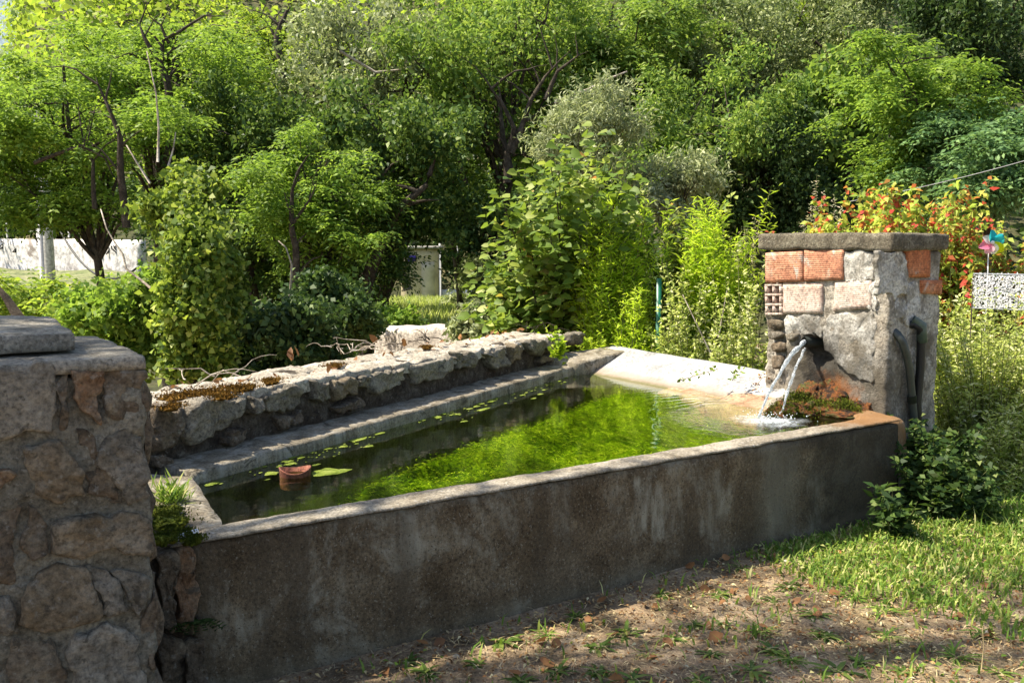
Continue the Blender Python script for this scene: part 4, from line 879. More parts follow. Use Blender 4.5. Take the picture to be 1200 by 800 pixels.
tree('green maple like tree at the foot of the second holm oak', 975, 125, 17, 55, 55, 'round', 'green', 50, 220, .09, .06, 985, .14, .17, 1.0, 36, name='broadleaf_tree')
tree('feathery locust with drooping yellow green layers at right', 1070, 130, 13.5, 75, 95, 'pad', 'locust', 74, 420, .05, .022, 1090, .12, .15, 1.0, 37, name='locust_tree', limbs=24)
tree('blue green locust with drooping layers at the right edge', 1160, 190, 12.5, 75, 65, 'pad', 'blue', 74, 420, .05, .022, 1150, .11, .16, 1.0, 38, name='locust_tree')
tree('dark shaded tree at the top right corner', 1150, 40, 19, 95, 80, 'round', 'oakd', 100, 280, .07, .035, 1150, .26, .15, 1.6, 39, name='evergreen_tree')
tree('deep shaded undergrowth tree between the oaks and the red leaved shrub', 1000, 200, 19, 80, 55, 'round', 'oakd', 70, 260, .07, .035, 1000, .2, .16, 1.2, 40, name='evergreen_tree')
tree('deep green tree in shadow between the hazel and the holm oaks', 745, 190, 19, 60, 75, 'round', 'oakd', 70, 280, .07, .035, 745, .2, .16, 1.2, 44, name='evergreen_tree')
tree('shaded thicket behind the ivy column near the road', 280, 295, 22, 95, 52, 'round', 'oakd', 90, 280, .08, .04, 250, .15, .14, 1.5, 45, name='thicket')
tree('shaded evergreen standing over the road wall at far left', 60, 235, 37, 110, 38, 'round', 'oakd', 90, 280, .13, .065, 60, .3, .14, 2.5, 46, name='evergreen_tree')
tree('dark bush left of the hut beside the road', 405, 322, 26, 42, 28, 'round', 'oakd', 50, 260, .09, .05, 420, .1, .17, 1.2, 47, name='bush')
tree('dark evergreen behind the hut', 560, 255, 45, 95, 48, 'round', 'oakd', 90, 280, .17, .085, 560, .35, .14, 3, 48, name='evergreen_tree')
tree('pale green bush just left of the hazel above the wall', 572, 385, 10.5, 30, 20, 'round', 'silver', 36, 170, .05, .03, 515, .03, .2, .5, 49, name='bush')
tree('low pale bush half hiding the foot of the cream kiosk', 535, 360, 28, 24, 12, 'round', 'silver', 30, 150, .08, .04, 497, .04, .2, .8, 53, name='bush')
tree('green bush on the bank between the pole and the hazel', 462, 380, 13, 24, 15, 'round', 'locust', 30, 170, .05, .03, 470, .03, .2, .5, 54, name='bush')
tree('grey green bush on the bank right of the hut', 580, 330, 20, 34, 34, 'round', 'oak', 40, 260, .07, .04, 545, .08, .18, .9, 50, name='bush')

# far slope: a wood that reads as one mass
def far_wood():
    g = np.random.default_rng(90); mb = MB(); cl = []
    for k in range(1500):
        y = 50 + 135 * g.random() ** 1.2; x = (g.random() * 1.5 - .75) * y - 2; 
        gz = ground_z(x, y); h = 2.5 + 3.5 * g.random(); cl.append((x, y, gz + h * .6, h))
    for k in range(420):
        y = 60 + 125 * g.random(); x = -(.38 + .26 * g.random()) * y; h = 2.5 + 3 * g.random(); cl.append((x, y, ground_z(x, y) + h * .6, h))
    cl = np.array(cl); n = 45
    c = np.repeat(cl[:, :3], n, 0); r = np.repeat(cl[:, 3], n)[:, None]; d = norm(g.normal(size=(len(c), 3))); p = c + d * r * np.array([.75, .75, .55]) * (.5 + .5 * g.random((len(c), 1)))
    nn = norm(d + np.array([0, 0, .6]) + g.normal(size=d.shape) * .5)
    leaves(mb, p, np.cross(nn, norm(g.normal(size=d.shape))), nn, .68, .42)
    tag(mb.obj('hillside_wood', M['locust_y'], base=(0, 60, 0)), 'sunlit yellow green wood covering the far slope', 'wood', kind='stuff')
far_wood()
def undergrowth(name, label, mat, n, xr, yr, size, seed, ln, cond=None):
    g = np.random.default_rng(seed); mb = MB(); cl = []
    while len(cl) < n:
        y = g.uniform(*yr); x = g.uniform(*xr)
        if abs(x) > .72 * y + 2 or (cond and not cond(x, y)): continue
        h = size * (.5 + g.random()); cl.append((x, y, ground_z(x, y) + h * .35, h))
    cl = np.array(cl); k = 80; ln *= 1.15; c = np.repeat(cl[:, :3], k, 0); r = np.repeat(cl[:, 3], k)[:, None]; d = norm(g.normal(size=(len(c), 3)))
    p = c + d * r * (.4 + .6 * g.random((len(c), 1))) * np.array([1, 1, .8]); nn = norm(d + np.array([0, 0, .6]) + g.normal(size=d.shape) * .5)
    leaves(mb, p, np.cross(nn, norm(g.normal(size=d.shape))), nn, ln, ln * .55)
    tag(mb.obj(name, M[mat], base=(float(cl[:, 0].mean()), float(cl[:, 1].mean()), 0)), label, 'undergrowth', kind='stuff')
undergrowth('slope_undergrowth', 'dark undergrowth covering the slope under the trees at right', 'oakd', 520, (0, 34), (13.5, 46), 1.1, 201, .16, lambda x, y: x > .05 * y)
undergrowth('valley_undergrowth', 'bushy undergrowth among the trunks at left and centre', 'green', 260, (-22, 2), (12, 30), .55, 202, .10, lambda x, y: not (-4.6 < x / y * 10 < -1.8 and 0) and x / y < .03 and not (-.16 < x / y < -.02) and not (x / y < -.34 and y > 12.5))

# broadleaf hazel: large leaves, the 300 in front as parts
def hazel():
    g = np.random.default_rng(51); Y = 9.6; base = at(650, 400, Y); base.z = ground_z(base.x, Y) - .05
    root = thing('hazel_shrub', tuple(base), 'large hazel shrub with broad green leaves behind the end of the stone wall', 'shrub')
    mb = MB(); P_ = []; Dd = []
    for k in range(58):
        tx = 650 + (g.random() * 2 - 1) * 95; ty = 128 + 200 * g.random() + abs(tx - 655) * .9; e = at(tx, ty, Y + (g.random() - .55) * 1.7)
        a = base + Vector((g.normal() * .1, g.normal() * .1, 0)); pts = []
        for i in range(14):
            q = i / 13; p = a.lerp(e, q); p.z = a.z + (e.z - a.z) * (q ** .8); p += nz((q * 3, k, 1), 1, k) * .12 * q; pts.append(p)
        tube(mb, pts, [.018 * (1 - .85 * i / 13) for i in range(14)], 5, False)
        for i in range(2, 14):
            for _ in range(11):
                q = g.random(); p = pts[i - 1].lerp(pts[i], q); P_.append(np.array(p) + g.normal(size=3) * .10); Dd.append((g.normal(), g.normal() - .25, -.2 + .5 * g.random()))
    mb.obj('stems', M['bark'], root, True)
    P_ = np.array(P_); Dd = norm(np.array(Dd)); nn = norm(np.stack([g.normal(size=len(P_)) * .5 - .35, g.normal(size=len(P_)) * .5 - .3, np.ones(len(P_)) * .7], 1)); L = .085 + .05 * g.random(len(P_))
    order = np.argsort(P_[:, 1]); fr = order[:300]; rest = order[300:]
    protos = []
    for k in range(4):
        m = MB(); bigleaves(m, np.zeros((1, 3)), np.array([[0, 1., 0]]), np.array([[0, 0, 1.]]), 1.0, .72 + .06 * k, .15 + .08 * k); protos.append(m.mesh('leaf', M['hazel']))
    from mathutils import Matrix
    for i in fr:
        d = Vector(Dd[i]); n_ = Vector(nn[i]); s = d.cross(n_).normalized(); n_ = s.cross(d); o = bpy.data.objects.new('leaf', protos[int(g.integers(4))]); C.objects.link(o); o.parent = root
        mt = Matrix((s, d, n_)).transposed().to_4x4(); mt = Matrix.Translation(Vector(P_[i]) - Vector(root.location)) @ mt @ Matrix.Scale(L[i], 4); o.matrix_local = mt
    m = MB(); bigleaves(m, P_[rest], Dd[rest], nn[rest], L[rest], L[rest] * .8); o = m.obj('foliage', M['hazel'], root); o['kind'] = 'stuff'
hazel()

def stemmy(label, px, pyb, pyt, Y, hw, mat, nst, lf, ln, wd, name='shrub', cat='shrub', seed=1, lean=.25, stem='stem', up=.5, zoff=None, group=None, big=False, spread=.35, tall=.35):
    g = np.random.default_rng(seed); b = at(px, pyb, Y); gz = ground_z(b.x, Y) if zoff is None else zoff
    base = Vector((b.x, Y, gz - .03)); root = thing(name, tuple(base), label, cat, group); mb = MB(); P_ = []; Dd = []; k_ = Y / FX
    ztop = at(px, pyt, Y).z
    for k in range(nst):
        u = g.random() * 2 - 1; a = base + Vector((u * hw * k_ * .75, g.normal() * hw * k_ * .3, 0)); h = (ztop - base.z) * (1 - tall * g.random()) * (1 - .45 * u * u)
        e = a + Vector((g.normal() * lean * h * .5 + u * lean * h * .3, g.normal() * lean * h * .4, h)); pts = []
        for i in range(9):
            q = i / 8; p = a.lerp(e, q) + nz((q * 2, k, 3), 1, k) * .06 * h * q; pts.append(p)
        tube(mb, pts, [.006 * (1 - .7 * i / 8) for i in range(9)], 4, False)
        for i in range(1, 9):
            for _ in range(lf): 
                p = pts[i - 1].lerp(pts[i], g.random()); P_.append(np.array(p) + g.normal(size=3) * ln * spread); az = g.random() * 6.283; Dd.append((math.cos(az), math.sin(az), up + .4 * g.normal()))
    mb.obj('stems', M[stem], root)
    P_ = np.array(P_); Dd = norm(np.array(Dd)); nn = norm(g.normal(size=P_.shape) * .5 + np.array([-.2, -.2, .7])); m = MB()
    (bigleaves if big else leaves)(m, P_, Dd, nn, ln * (.6 + .7 * g.random(len(P_))), wd); m.obj('leaves', M[mat], root)
    return root
stemmy('taller bright yellow green shrub with narrow leaves left of the green post', 722, 410, 205, 8.9, 36, 'lance', 66, 22, .095, .016, 'lance_leaved_shrub', seed=61, lean=.2, tall=.5)
stemmy('shorter bright yellow green shrub with narrow leaves right of the green post', 832, 410, 212, 9.1, 36, 'lance', 62, 20, .095, .016, 'lance_leaved_shrub', seed=62, lean=.2, tall=.5)
stemmy('low bright shoots spilling over the end of the stone wall', 728, 415, 320, 8.6, 42, 'lance', 54, 14, .07, .013, 'lance_leaved_shrub', seed=63, tall=.6)
stemmy('tangle of leafy weeds and dry stalks behind the washing slab', 812, 430, 300, 8.3, 52, 'weed', 60, 12, .045, .022, 'weed_clump', 'weeds', 64, tall=.6)
stemmy('leafy weeds pressed against the left side of the brick pillar', 872, 435, 285, 7.6, 32, 'weed', 50, 13, .045, .02, 'weed_clump', 'weeds', 65, tall=.6)
stemmy('dark broad leaved bush behind the green post', 785, 400, 205, 9.9, 70, 'hazel', 50, 14, .08, .05, 'bush', 'bush', 66, tall=.5)
stemmy('pale flowering weeds just left of the pillar coping', 868, 420, 235, 9.4, 26, 'white_leaf', 26, 16, .03, .012, 'flowering_weed', 'weeds', 67, tall=.4)
stemmy('red and yellow leaved shrub rising behind the brick pillar', 1055, 400, 200, 8.2, 135, 'redshrub', 175, 24, .07, .04, 'red_leaved_shrub', 'shrub', 68, up=-.5, tall=.32, lean=.28)
stemmy('red and yellow leaved shrub beside the pinwheel at the right edge', 1185, 400, 248, 8.0, 28, 'redshrub', 60, 18, .055, .026, 'red_leaved_shrub', 'shrub', 69, up=-.4, tall=.4)
stemmy('butterfly bush with pale flower spikes left of the red leaved shrub', 962, 400, 205, 8.8, 42, 'white_leaf', 44, 26, .035, .012, 'butterfly_bush', 'shrub', 70, tall=.35, lean=.15)
stemmy('green weeds spilling at the right rear corner of the brick pillar', 1118, 480, 330, 6.9, 24, 'weed', 36, 15, .05, .02, 'weed_clump', 'weeds', 71, tall=.6)
for i, (px, Y, pyt, hw, lab) in enumerate([(1150, 7.2, 350, 46, 'tall pale meadow weeds below the white lattice'), (1190, 6.5, 382, 46, 'tall sunlit meadow weeds at the right edge'), (1140, 6.4, 430, 40, 'knee high meadow weeds right of the drain pipes'), (1185, 6.0, 465, 45, 'low meadow weeds at the right edge above the grass'), (1235, 6.8, 380, 50, 'meadow weeds partly cut by the right edge'), (1158, 6.35, 338, 22, 'thin tall weeds standing in front of the white openwork panel')]):
    stemmy(lab, px, 500, pyt, Y, hw, 'weed', 110, 15, .04, .013, 'meadow_weeds', 'weeds', 72 + i, tall=.6, lean=.4)
stemmy('dark bramble mound growing round the trough corner and drain pipes', 1088, 560, 492, 5.55, 40, 'bramble', 90, 16, .05, .032, 'bramble', 'shrub', 80, tall=.7, lean=.6, up=.1)
stemmy('dark bramble sprawling on the grass right of the trough', 1120, 590, 535, 5.35, 36, 'bramble', 60, 14, .05, .03, 'bramble', 'shrub', 81, tall=.7, lean=.7, up=.1)
stemmy('broad leaved weed against the right end of the trough', 1050, 600, 562, 5.0, 13, 'bramble', 7, 6, .075, .03, 'broad_leaved_weed', 'weeds', 82, tall=.5, lean=.7, up=.2)
stemmy('grass tuft growing on the left end of the trough', 203, 620, 580, 3.72, 11, 'grass', 34, 1, .07, .008, 'grass_tuft', 'grass', 83, tall=.6, lean=.7, up=1.3, zoff=.57)
stemmy('small leafy weed in a crack of the stone wall near its right end', 655, 402, 388, 7.6, 5, 'lance', 5, 4, .05, .035, 'small_weed', 'weeds', 84, tall=.4, zoff=.70)

# fern in the rubble at left
def fern(px, py, Y, label, size=.09, n=9, seed=1):
    g = np.random.default_rng(seed); c = at(px, py, Y); mb = MB(); P_ = []; D_ = []
    for k in range(n):
        a = -math.pi * (k + .5) / n; d = Vector((math.cos(a), math.sin(a) * .8, .35 + .2 * g.random()))
        for i in range(9):
            for s in (-1, 1): p = c + d * size * (i / 9) - Z * (size * .6 * (i / 9) ** 2); P_.append(p); D_.append(Vector((-d.y, d.x, 0)) * s + d * .5)
    leaves(mb, np.array(P_), np.array(D_), np.tile([0, 0, 1.], (len(P_), 1)), size * .28, size * .09); tag(mb.obj('fern', M['bramble']), label, 'fern')
fern(232, 728, 3.18, 'small dark fern rooted in the rubble at the left end of the trough', .10, 9, 3)

# ------------------------------------------------------------ grass, weeds and litter on the ground
BASE_N = V_
def front_line_t(x, y): q = Vector((x, y, 0)) - O0; return q.dot(V_), q.dot(U)
def scatter(n, dens, region):
    out = []
    while len(out) < n:
        x = rng.uniform(region[0], region[1]); y = rng.uniform(region[2], region[3]); t, s = front_line_t(x, y)
        if t > -.05 and s < 4.25: continue
        if PS - .05 < s < PE + .05 and PT0 - .1 < t < 1.3: continue
        if t > 0 and s < PE and t < 3: continue
        if rng.random() < dens(x, y, s, t): out.append((x, y, ground_z(x, y)))
    return np.array(out)
def lush(x, y, s, t):      # grass lies thick round the trough's right end, thin in front
    a = sstep(2.6, 3.15, s + .5 * noise.noise((x * 1.7, y * 1.7, 0))) * sstep(-1.5, -1.0, t + .6 * noise.noise((x * 2, y * 2, 4)) + .4 * max(0, s - 3.2))
    return max(.015 + .05 * max(0, noise.noise((x * 2.3, y * 2.3, 9))) * 3, a)
def blades(P_, h, w, lean, mat, name, label):
    n = len(P_); a = rng.random(n) * 6.283; hh = h * (.4 + .9 * rng.random(n)); ln = np.stack([np.cos(a), np.sin(a), np.zeros(n)], 1); sd = np.stack([-np.sin(a), np.cos(a), np.zeros(n)], 1)
    L = (lean * (.3 + rng.random(n)) * hh)[:, None]; z = np.array([0, 0, 1.]); hh = hh[:, None]; wd = w * (.6 + .8 * rng.random(n))[:, None]
    v = np.stack([P_ - sd * wd, P_ + sd * wd, P_ + ln * L * .35 + z * hh * .6 + sd * wd * .8, P_ + ln * L * .35 + z * hh * .6 - sd * wd * .8, P_ + ln * L + z * hh * .95], 1)
    mb = MB(); b = np.arange(n)[:, None] * 5; mb.v.append(v.reshape(-1, 3)); mb.n = n * 5; mb.f4.append(b + np.array([0, 1, 2, 3])); mb.f3.append(b + np.array([3, 2, 4]))
    tag(mb.obj(name, mat, base=(2, 4, 0)), label, 'grass', kind='stuff')
blades(scatter(60000, lush, (-.6, 5.5, 2.2, 8.5)), .05, .0050, .8, M['grass'], 'grass', 'short green grass round the right end of the trough')
blades(scatter(9000, lambda x, y, s, t: sstep(3.8, 4.6, s) * .9, (1.6, 6, 3.5, 9)), .12, .0035, .7, M['grass'], 'tall_grass', 'longer grass running up to the meadow at right')
# clover-like ground leaves
pc = scatter(16000, lush, (-.6, 5.5, 2.2, 8.5)); mb = MB(); n = len(pc); pc[:, 2] += .01 + .035 * rng.random(n)
a = rng.random(n) * 6.283; leaves(mb, pc, np.stack([np.cos(a), np.sin(a), .3 + 0 * a], 1), norm(np.stack([rng.normal(size=n) * .4, rng.normal(size=n) * .4, np.ones(n)], 1)), .026, .018)
tag(mb.obj('ground_cover', M['grass'], base=(2, 4, 0)), 'low leafy ground cover among the grass', 'plants', kind='stuff')
# straw and crumbs
pc = scatter(16000, lambda x, y, s, t: 1 - .6 * lush(x, y, s, t), (-.9, 4.6, 2.3, 6)); mb = MB(); n = len(pc); pc[:, 2] += .006 + .012 * rng.random(n)
a = rng.random(n) * 6.283; leaves(mb, pc, np.stack([np.cos(a), np.sin(a), .15 * rng.normal(size=n)], 1), np.tile([0, 0, 1.], (n, 1)), .02 + .05 * rng.random(n), .0035, .3, .1)
tag(mb.obj('straw', M['straw'], base=(2, 4, 0)), 'dry straw and dead stalks strewn on the bare earth', 'straw', kind='stuff')
pc = scatter(12000, lambda x, y, s, t: 1 - .7 * lush(x, y, s, t), (-.9, 4.6, 2.3, 6)); mb = MB(); n = len(pc); pc[:, 2] += .004 + .01 * rng.random(n)
a = rng.random(n) * 6.283; leaves(mb, pc, np.stack([np.cos(a), np.sin(a), .25 * rng.normal(size=n)], 1), norm(np.stack([rng.normal(size=n) * .4, rng.normal(size=n) * .4, np.ones(n)], 1)), .012 + .02 * rng.random(n), .011, .2, .3)
tag(mb.obj('leaf_litter', M['dry'], base=(2, 4, 0)), 'crumbled dead leaves scattered over the bare earth', 'leaf litter', kind='stuff')
# fallen leaves, each its own
protos = []
for k in range(5):
    m = MB(); bigleaves(m, np.array([[0, -.5, .05]]), np.array([[0, 1., 0]]), np.array([[.1 * k, 0, 1.]]), 1, .5 + .08 * k, .25 - .12 * k); protos.append(m.mesh('fallen_leaf', M['dry']))
pf = scatter(110, lambda x, y, s, t: (1 - .6 * lush(x, y, s, t)) * (1 if t > -.8 else .5), (-.5, 3.6, 2.6, 5.3))
for i, p in enumerate(pf):
    o = bpy.data.objects.new('fallen_leaf', protos[i % 5]); C.objects.link(o); o.location = (p[0], p[1], p[2] + .012); s = .035 + .035 * rng.random(); o.scale = (s, s, s); o.rotation_euler = (rng.normal() * .35, rng.normal() * .35, rng.random() * 6.28)
    tag(o, 'curled reddish brown dead leaf lying on the bare earth before the trough', 'leaf', 'dead leaves lying on the earth')
# rosette weeds
def rosette_mesh(seed, n, ln, wd, mat):
    g = np.random.default_rng(seed); mb = MB(); a = np.arange(n) * 2.4 + g.random(n) * .5; el = .08 + .6 * g.random(n) ** 1.5
    d = np.stack([np.cos(a), np.sin(a), el], 1); bigleaves(mb, np.zeros((n, 3)) + g.normal(size=(n, 3)) * .006 * np.array([1, 1, 0]), d, np.tile([0, 0, 1.], (n, 1)) - d * .3, ln * (.6 + .6 * g.random(n)), wd, .45)
    return mb.mesh('weed_rosette', mat)
ros = [rosette_mesh(1, 14, .07, .015, M['weedg']), rosette_mesh(2, 20, .055, .013, M['weedg']), rosette_mesh(3, 11, .08, .016, M['weedg']), rosette_mesh(4, 26, .085, .006, M['grass'])]
spots = [(590, 755), (676, 722), (655, 790), (760, 770), (700, 762), (815, 735), (850, 735), (892, 742), (905, 765), (965, 745), (925, 690), (870, 668), (950, 665), (845, 700), (980, 790), (1040, 745), (1090, 700), (1010, 780), (735, 745), (788, 752), (775, 700), (700, 790), (880, 790), (925, 775), (560, 780), (610, 800), (1170, 790), (1120, 770), (1060, 790), (830, 770), (1150, 740), (1000, 700), (905, 705), (820, 800), (740, 800), (640, 745), (480, 775), (500, 790), (955, 722), (1035, 715)]
for i, (x, y) in enumerate(spots):
    p = atz(x, y, 0); t, s = front_line_t(p.x, p.y)
    if t > -.08: p -= V_ * (t + .12)
    o = bpy.data.objects.new('weed_rosette', ros[i % 4]); C.objects.link(o); o.location = (p.x, p.y, ground_z(p.x, p.y) + .004); k = .8 + .7 * rng.random(); o.scale = (k, k, k); o.rotation_euler = (0, 0, rng.random() * 6.28)
    tag(o, 'green weed rosette growing in the bare trodden earth', 'weed', 'weed rosettes in the bare earth')
# pebbles
mb_p = []
for k in range(3): m = MB(); lump(m, (0, 0, .2), (1, .8, .5), k * 3, .5, 8, 5); mb_p.append(m.mesh('pebble', M['st_cap'], smooth=True))
for i, p in enumerate(scatter(40, lambda x, y, s, t: 1, (-.3, 4, 2.7, 5))):
    o = bpy.data.objects.new('pebble', mb_p[i % 3]); C.objects.link(o); o.location = tuple(p); s = .008 + .014 * rng.random(); o.scale = (s, s, s); o.rotation_euler = (0, 0, rng.random() * 6)
    tag(o, 'small pale pebble half sunk in the bare earth', 'pebble', 'pebbles in the bare earth')
# lone dry stalk in front at right
mb = MB(); p = atz(1150, 785, 0); tube(mb, [p, p + Vector((.004, 0, .09)), p + Vector((.0, .01, .17))], [.0022, .0018, .001], 5); tag(mb.obj('dry_stalk', M['straw']), 'single upright pale grass stalk at lower right', 'stalk')

# ------------------------------------------------------------ bits on the trough and the wall
mb = MB(); a, b_ = atz(206, 631, .572), atz(231, 622, .575); tube(mb, [a, a.lerp(b_, .5) + Z * .003, b_], .010, 8); tag(mb.obj('plastic_strip', plain('white_plastic', (.62, .66, .70), .5), smooth=True), 'short white plastic strip lying beside the grass tuft', 'plastic strip')
mb = MB()
for k, (x, y, r) in enumerate([(190, 632, .05), (197, 612, .07), (192, 600, .06), (212, 626, .03), (225, 634, .03)]):
    c = atz(x, y, .572); lump(mb, c, (r, r, .014), k, .8, 20, 8, 3); fuzz(mb, [(c + Z * .008, (r * 1.4, r * 1.4))], 500, .014, .1)
tag(mb.obj('moss_cushion', M['moss_green']), 'yellow green moss on the left end of the trough', 'moss', kind='stuff')
# trailing creeper on the slab
def creeper(path, label, seed, mat='ivy', z=.66, ln=.03):
    g = np.random.default_rng(seed); pts = [atz(x, y, zz) for x, y, zz in path]; mb = MB(); tube(mb, pts, .003, 4); 
    root = thing('creeper', tuple(pts[0]), label, 'creeper'); mb.obj('stem', M['palebark'], root); P_ = []
    for i in range(len(pts) - 1):
        for q in range(9): P_.append(np.array(pts[i].lerp(pts[i + 1], g.random())) + g.normal(size=3) * .02)
    n = len(P_); m = MB(); d = norm(g.normal(size=(n, 3)) + np.array([0, 0, .3])); bigleaves(m, np.array(P_), d, norm(g.normal(size=(n, 3)) * .4 + np.array([0, 0, 1])), ln, ln * .8); m.obj('leaves', M[mat], root)
creeper([(842, 432, .70), (828, 436, .69), (812, 441, .66), (798, 445, .64)], 'leafy creeper straggling over the pale washing slab', 91)
creeper([(868, 432, .70), (862, 438, .68), (858, 446, .63)], 'short creeper sprig hanging onto the slab near the pillar', 92, ln=.035)
creeper([(905, 438, .70), (893, 443, .66), (886, 452, .62), (890, 460, .58)], 'dead twig with few leaves beside the foot of the brick pillar', 93, 'dry', ln=.02)
# dry plants and twigs on the wall top
def twigs(label, cx, cy, z, n, L, mat, seed, name='dry_twigs', dirx=1):
    g = np.random.default_rng(seed); c = atz(cx, cy, z); mb = MB()
    for k in range(n):
        a = c + Vector((g.normal() * .12, g.normal() * .18, 0)); d = Vector((g.normal(), g.normal(), .25 + .5 * g.random())).normalized() * L * (.5 + g.random()); pts = [a + d * (i / 6) + nz((i / 2, k, 0), 1, k) * L * .12 - Z * L * .3 * (i / 6) ** 2 for i in range(7)]
        tube(mb, pts, [.0045 * (1 - .12 * i) for i in range(7)], 4, False)
    return tag(mb.obj(name, mat), label, 'twigs', kind='stuff')
twigs('bundle of pale dry roots and twigs on the back of the stone wall', 425, 408, .84, 14, .30, M['palebark'], 5)
twigs('thin dry twigs on the stone wall below the ivy column', 235, 448, .84, 7, .3, M['palebark'], 6)
twigs('scatter of brown twigs near the middle of the stone wall top', 500, 400, .84, 12, .18, M['bark'], 7)
twigs('brown twigs lying near the right end of the stone wall', 640, 385, .84, 9, .16, M['bark'], 8)
pw = []
for i in range(46):
    a = rng.uniform(.3, WL - .3); d = rng.uniform(.08, .5); p = Wp(a, d, .85); o = bpy.data.objects.new('fallen_leaf', protos[i % 5]); C.objects.link(o); o.location = tuple(p); s = .03 + .04 * rng.random(); o.scale = (s, s, s); o.rotation_euler = (rng.normal() * .5, rng.normal() * .5, rng.random() * 6.28)
    tag(o, 'brown dead leaf lying on the top of the stone wall', 'leaf', 'dead leaves on the stone wall')
for i, (x, y) in enumerate([(340, 413), (347, 411), (437, 397), (475, 401), (343, 416)]):
    p = at(x, y, 6.4 if x < 400 else 7.2); o = bpy.data.objects.new('fallen_leaf', protos[i % 5]); C.objects.link(o); o.location = tuple(p); o.scale = (.09, .09, .09); o.rotation_euler = (1.2, .3 * i, i * 1.3)
    tag(o, 'large orange brown dead leaf caught on twigs behind the stone wall', 'leaf', 'large dead leaves caught behind the wall')
# pale dead branches in the trees
def branch(path, label, r=.012, mat='palebark', name='dead_branch', cat='branch'):
    mb = MB(); pts = [at(*p) for p in path]; tube(mb, pts, [r * (1 - .6 * i / (len(pts) - 1)) for i in range(len(pts))], 6); return tag(mb.obj(name, M[mat], smooth=True), label, cat)
branch([(182, 342, 8.0), (165, 328, 8.0), (148, 315, 8.1), (144, 298, 8.1), (135, 285, 8.2), (125, 268, 8.2), (118, 245, 8.3)], 'pale bare branch arching left from the ivy column', .012)
branch([(176, 215, 8.6), (160, 190, 8.6), (148, 170, 8.6)], 'short pale bare branch above the ivy column', .012)
branch([(197, 195, 8.6), (203, 175, 8.6), (206, 155, 8.6)], 'pale bare shoot standing right of the ivy top', .010)
branch([(185, 190, 8.6), (186, 150, 8.6), (183, 110, 8.6), (172, 60, 8.6)], 'long pale bare stem rising above the ivy column', .012)
branch([(305, 392, 9.5), (325, 370, 9.5), (340, 345, 9.4), (342, 310, 9.4), (335, 290, 9.4), (326, 282, 9.4)], 'curved pale branch in front of the slender locust trunks', .014)
branch([(22, 372, 7.5), (8, 350, 7.5), (-4, 335, 7.5)], 'thick leaning brown stake behind the left pillar', .045, 'bark', 'leaning_stake', 'stake')
branch([(478, 340, 17), (470, 315, 17), (462, 290, 17)], 'leaning bare pole left of the hut', .09, 'palebark', 'leaning_pole', 'pole')
branch([(600, 205, 17), (590, 165, 17), (585, 120, 17), (570, 95, 17)], 'pale bare fork in the open green tree at top centre', .06, 'bark')
branch([(650, 120, 15), (690, 105, 15), (715, 92, 15), (735, 84, 15)], 'bare grey branch reaching right over the silvery willow', .03, 'palebark')
branch([(398, 60, 17), (440, 85, 17), (470, 82, 17), (483, 60, 17)], 'curved bare branch under the silvery tree', .03, 'palebark')
for i, (x0, x1, y0, y1, l) in enumerate([(842, 852, 395, 340, 'upright pale dry stalk behind the slab'), (838, 800, 425, 345, 'leaning pale dry stalk crossing the weeds')]):
    branch([(x0, y0, 8.1), ((x0 + x1) / 2, (y0 + y1) / 2, 8.05), (x1, y1, 8.1)], l, .008, name='dry_stalk', cat='stalk')

# ------------------------------------------------------------ built things beyond
mb = MB(); b = at(771, 410, 8.5); w = .022; x, y = b.x, b.y
mb.addm([(x - w, y, .1), (x + w, y - .01, .1), (x + w, y + .03, .1), (x + w - .004, y + .03, .1), (x + w - .004, y - .005, .1), (x - w, y + .004, .1), (x - w, y, 1.28), (x + w, y - .01, 1.28), (x + w, y + .03, 1.28), (x + w - .004, y + .03, 1.28), (x + w - .004, y - .005, 1.28), (x - w, y + .004, 1.28)],
        [(i, (i + 1) % 6, (i + 1) % 6 + 6, i + 6) for i in range(6)] + [(6, 7, 10, 11), (7, 8, 9, 10)])
tag(mb.obj('fence_post', plain('dark_green_paint', (.01, .12, .075), .4)), 'dark green metal angle post between the two yellow green shrubs', 'post')
# old rendered wall beyond the stone wall
ow = thing('concrete_wall', tuple(at(488, 405, 11)), 'weathered pale concrete wall end just beyond the stone wall', 'wall')
a = at(436, 384, 11.9); b = at(536, 381, 11.0); mb = MB()
hexa(mb, [Vector((a.x, a.y, -1)), Vector((b.x, b.y, -1)), Vector((b.x - .05, b.y + .3, -1)), Vector((a.x - .05, a.y + .3, -1)), Vector((a.x + .04, a.y, a.z - .05)), Vector((b.x - .02, b.y, b.z)), Vector((b.x - .05, b.y + .3, b.z)), Vector((a.x, a.y + .3, a.z))], .06, .02, .02, 4, 51, .006, 20)
mb.obj('wall_body', rock('weathered_render', [(.3, (.38, .33, .28)), (.5, (.55, .50, .44)), (.7, (.66, .62, .56))], 4, .5, .9, streak=((.2, .17, .14), .5), fine=30, bscale=10), ow, True)
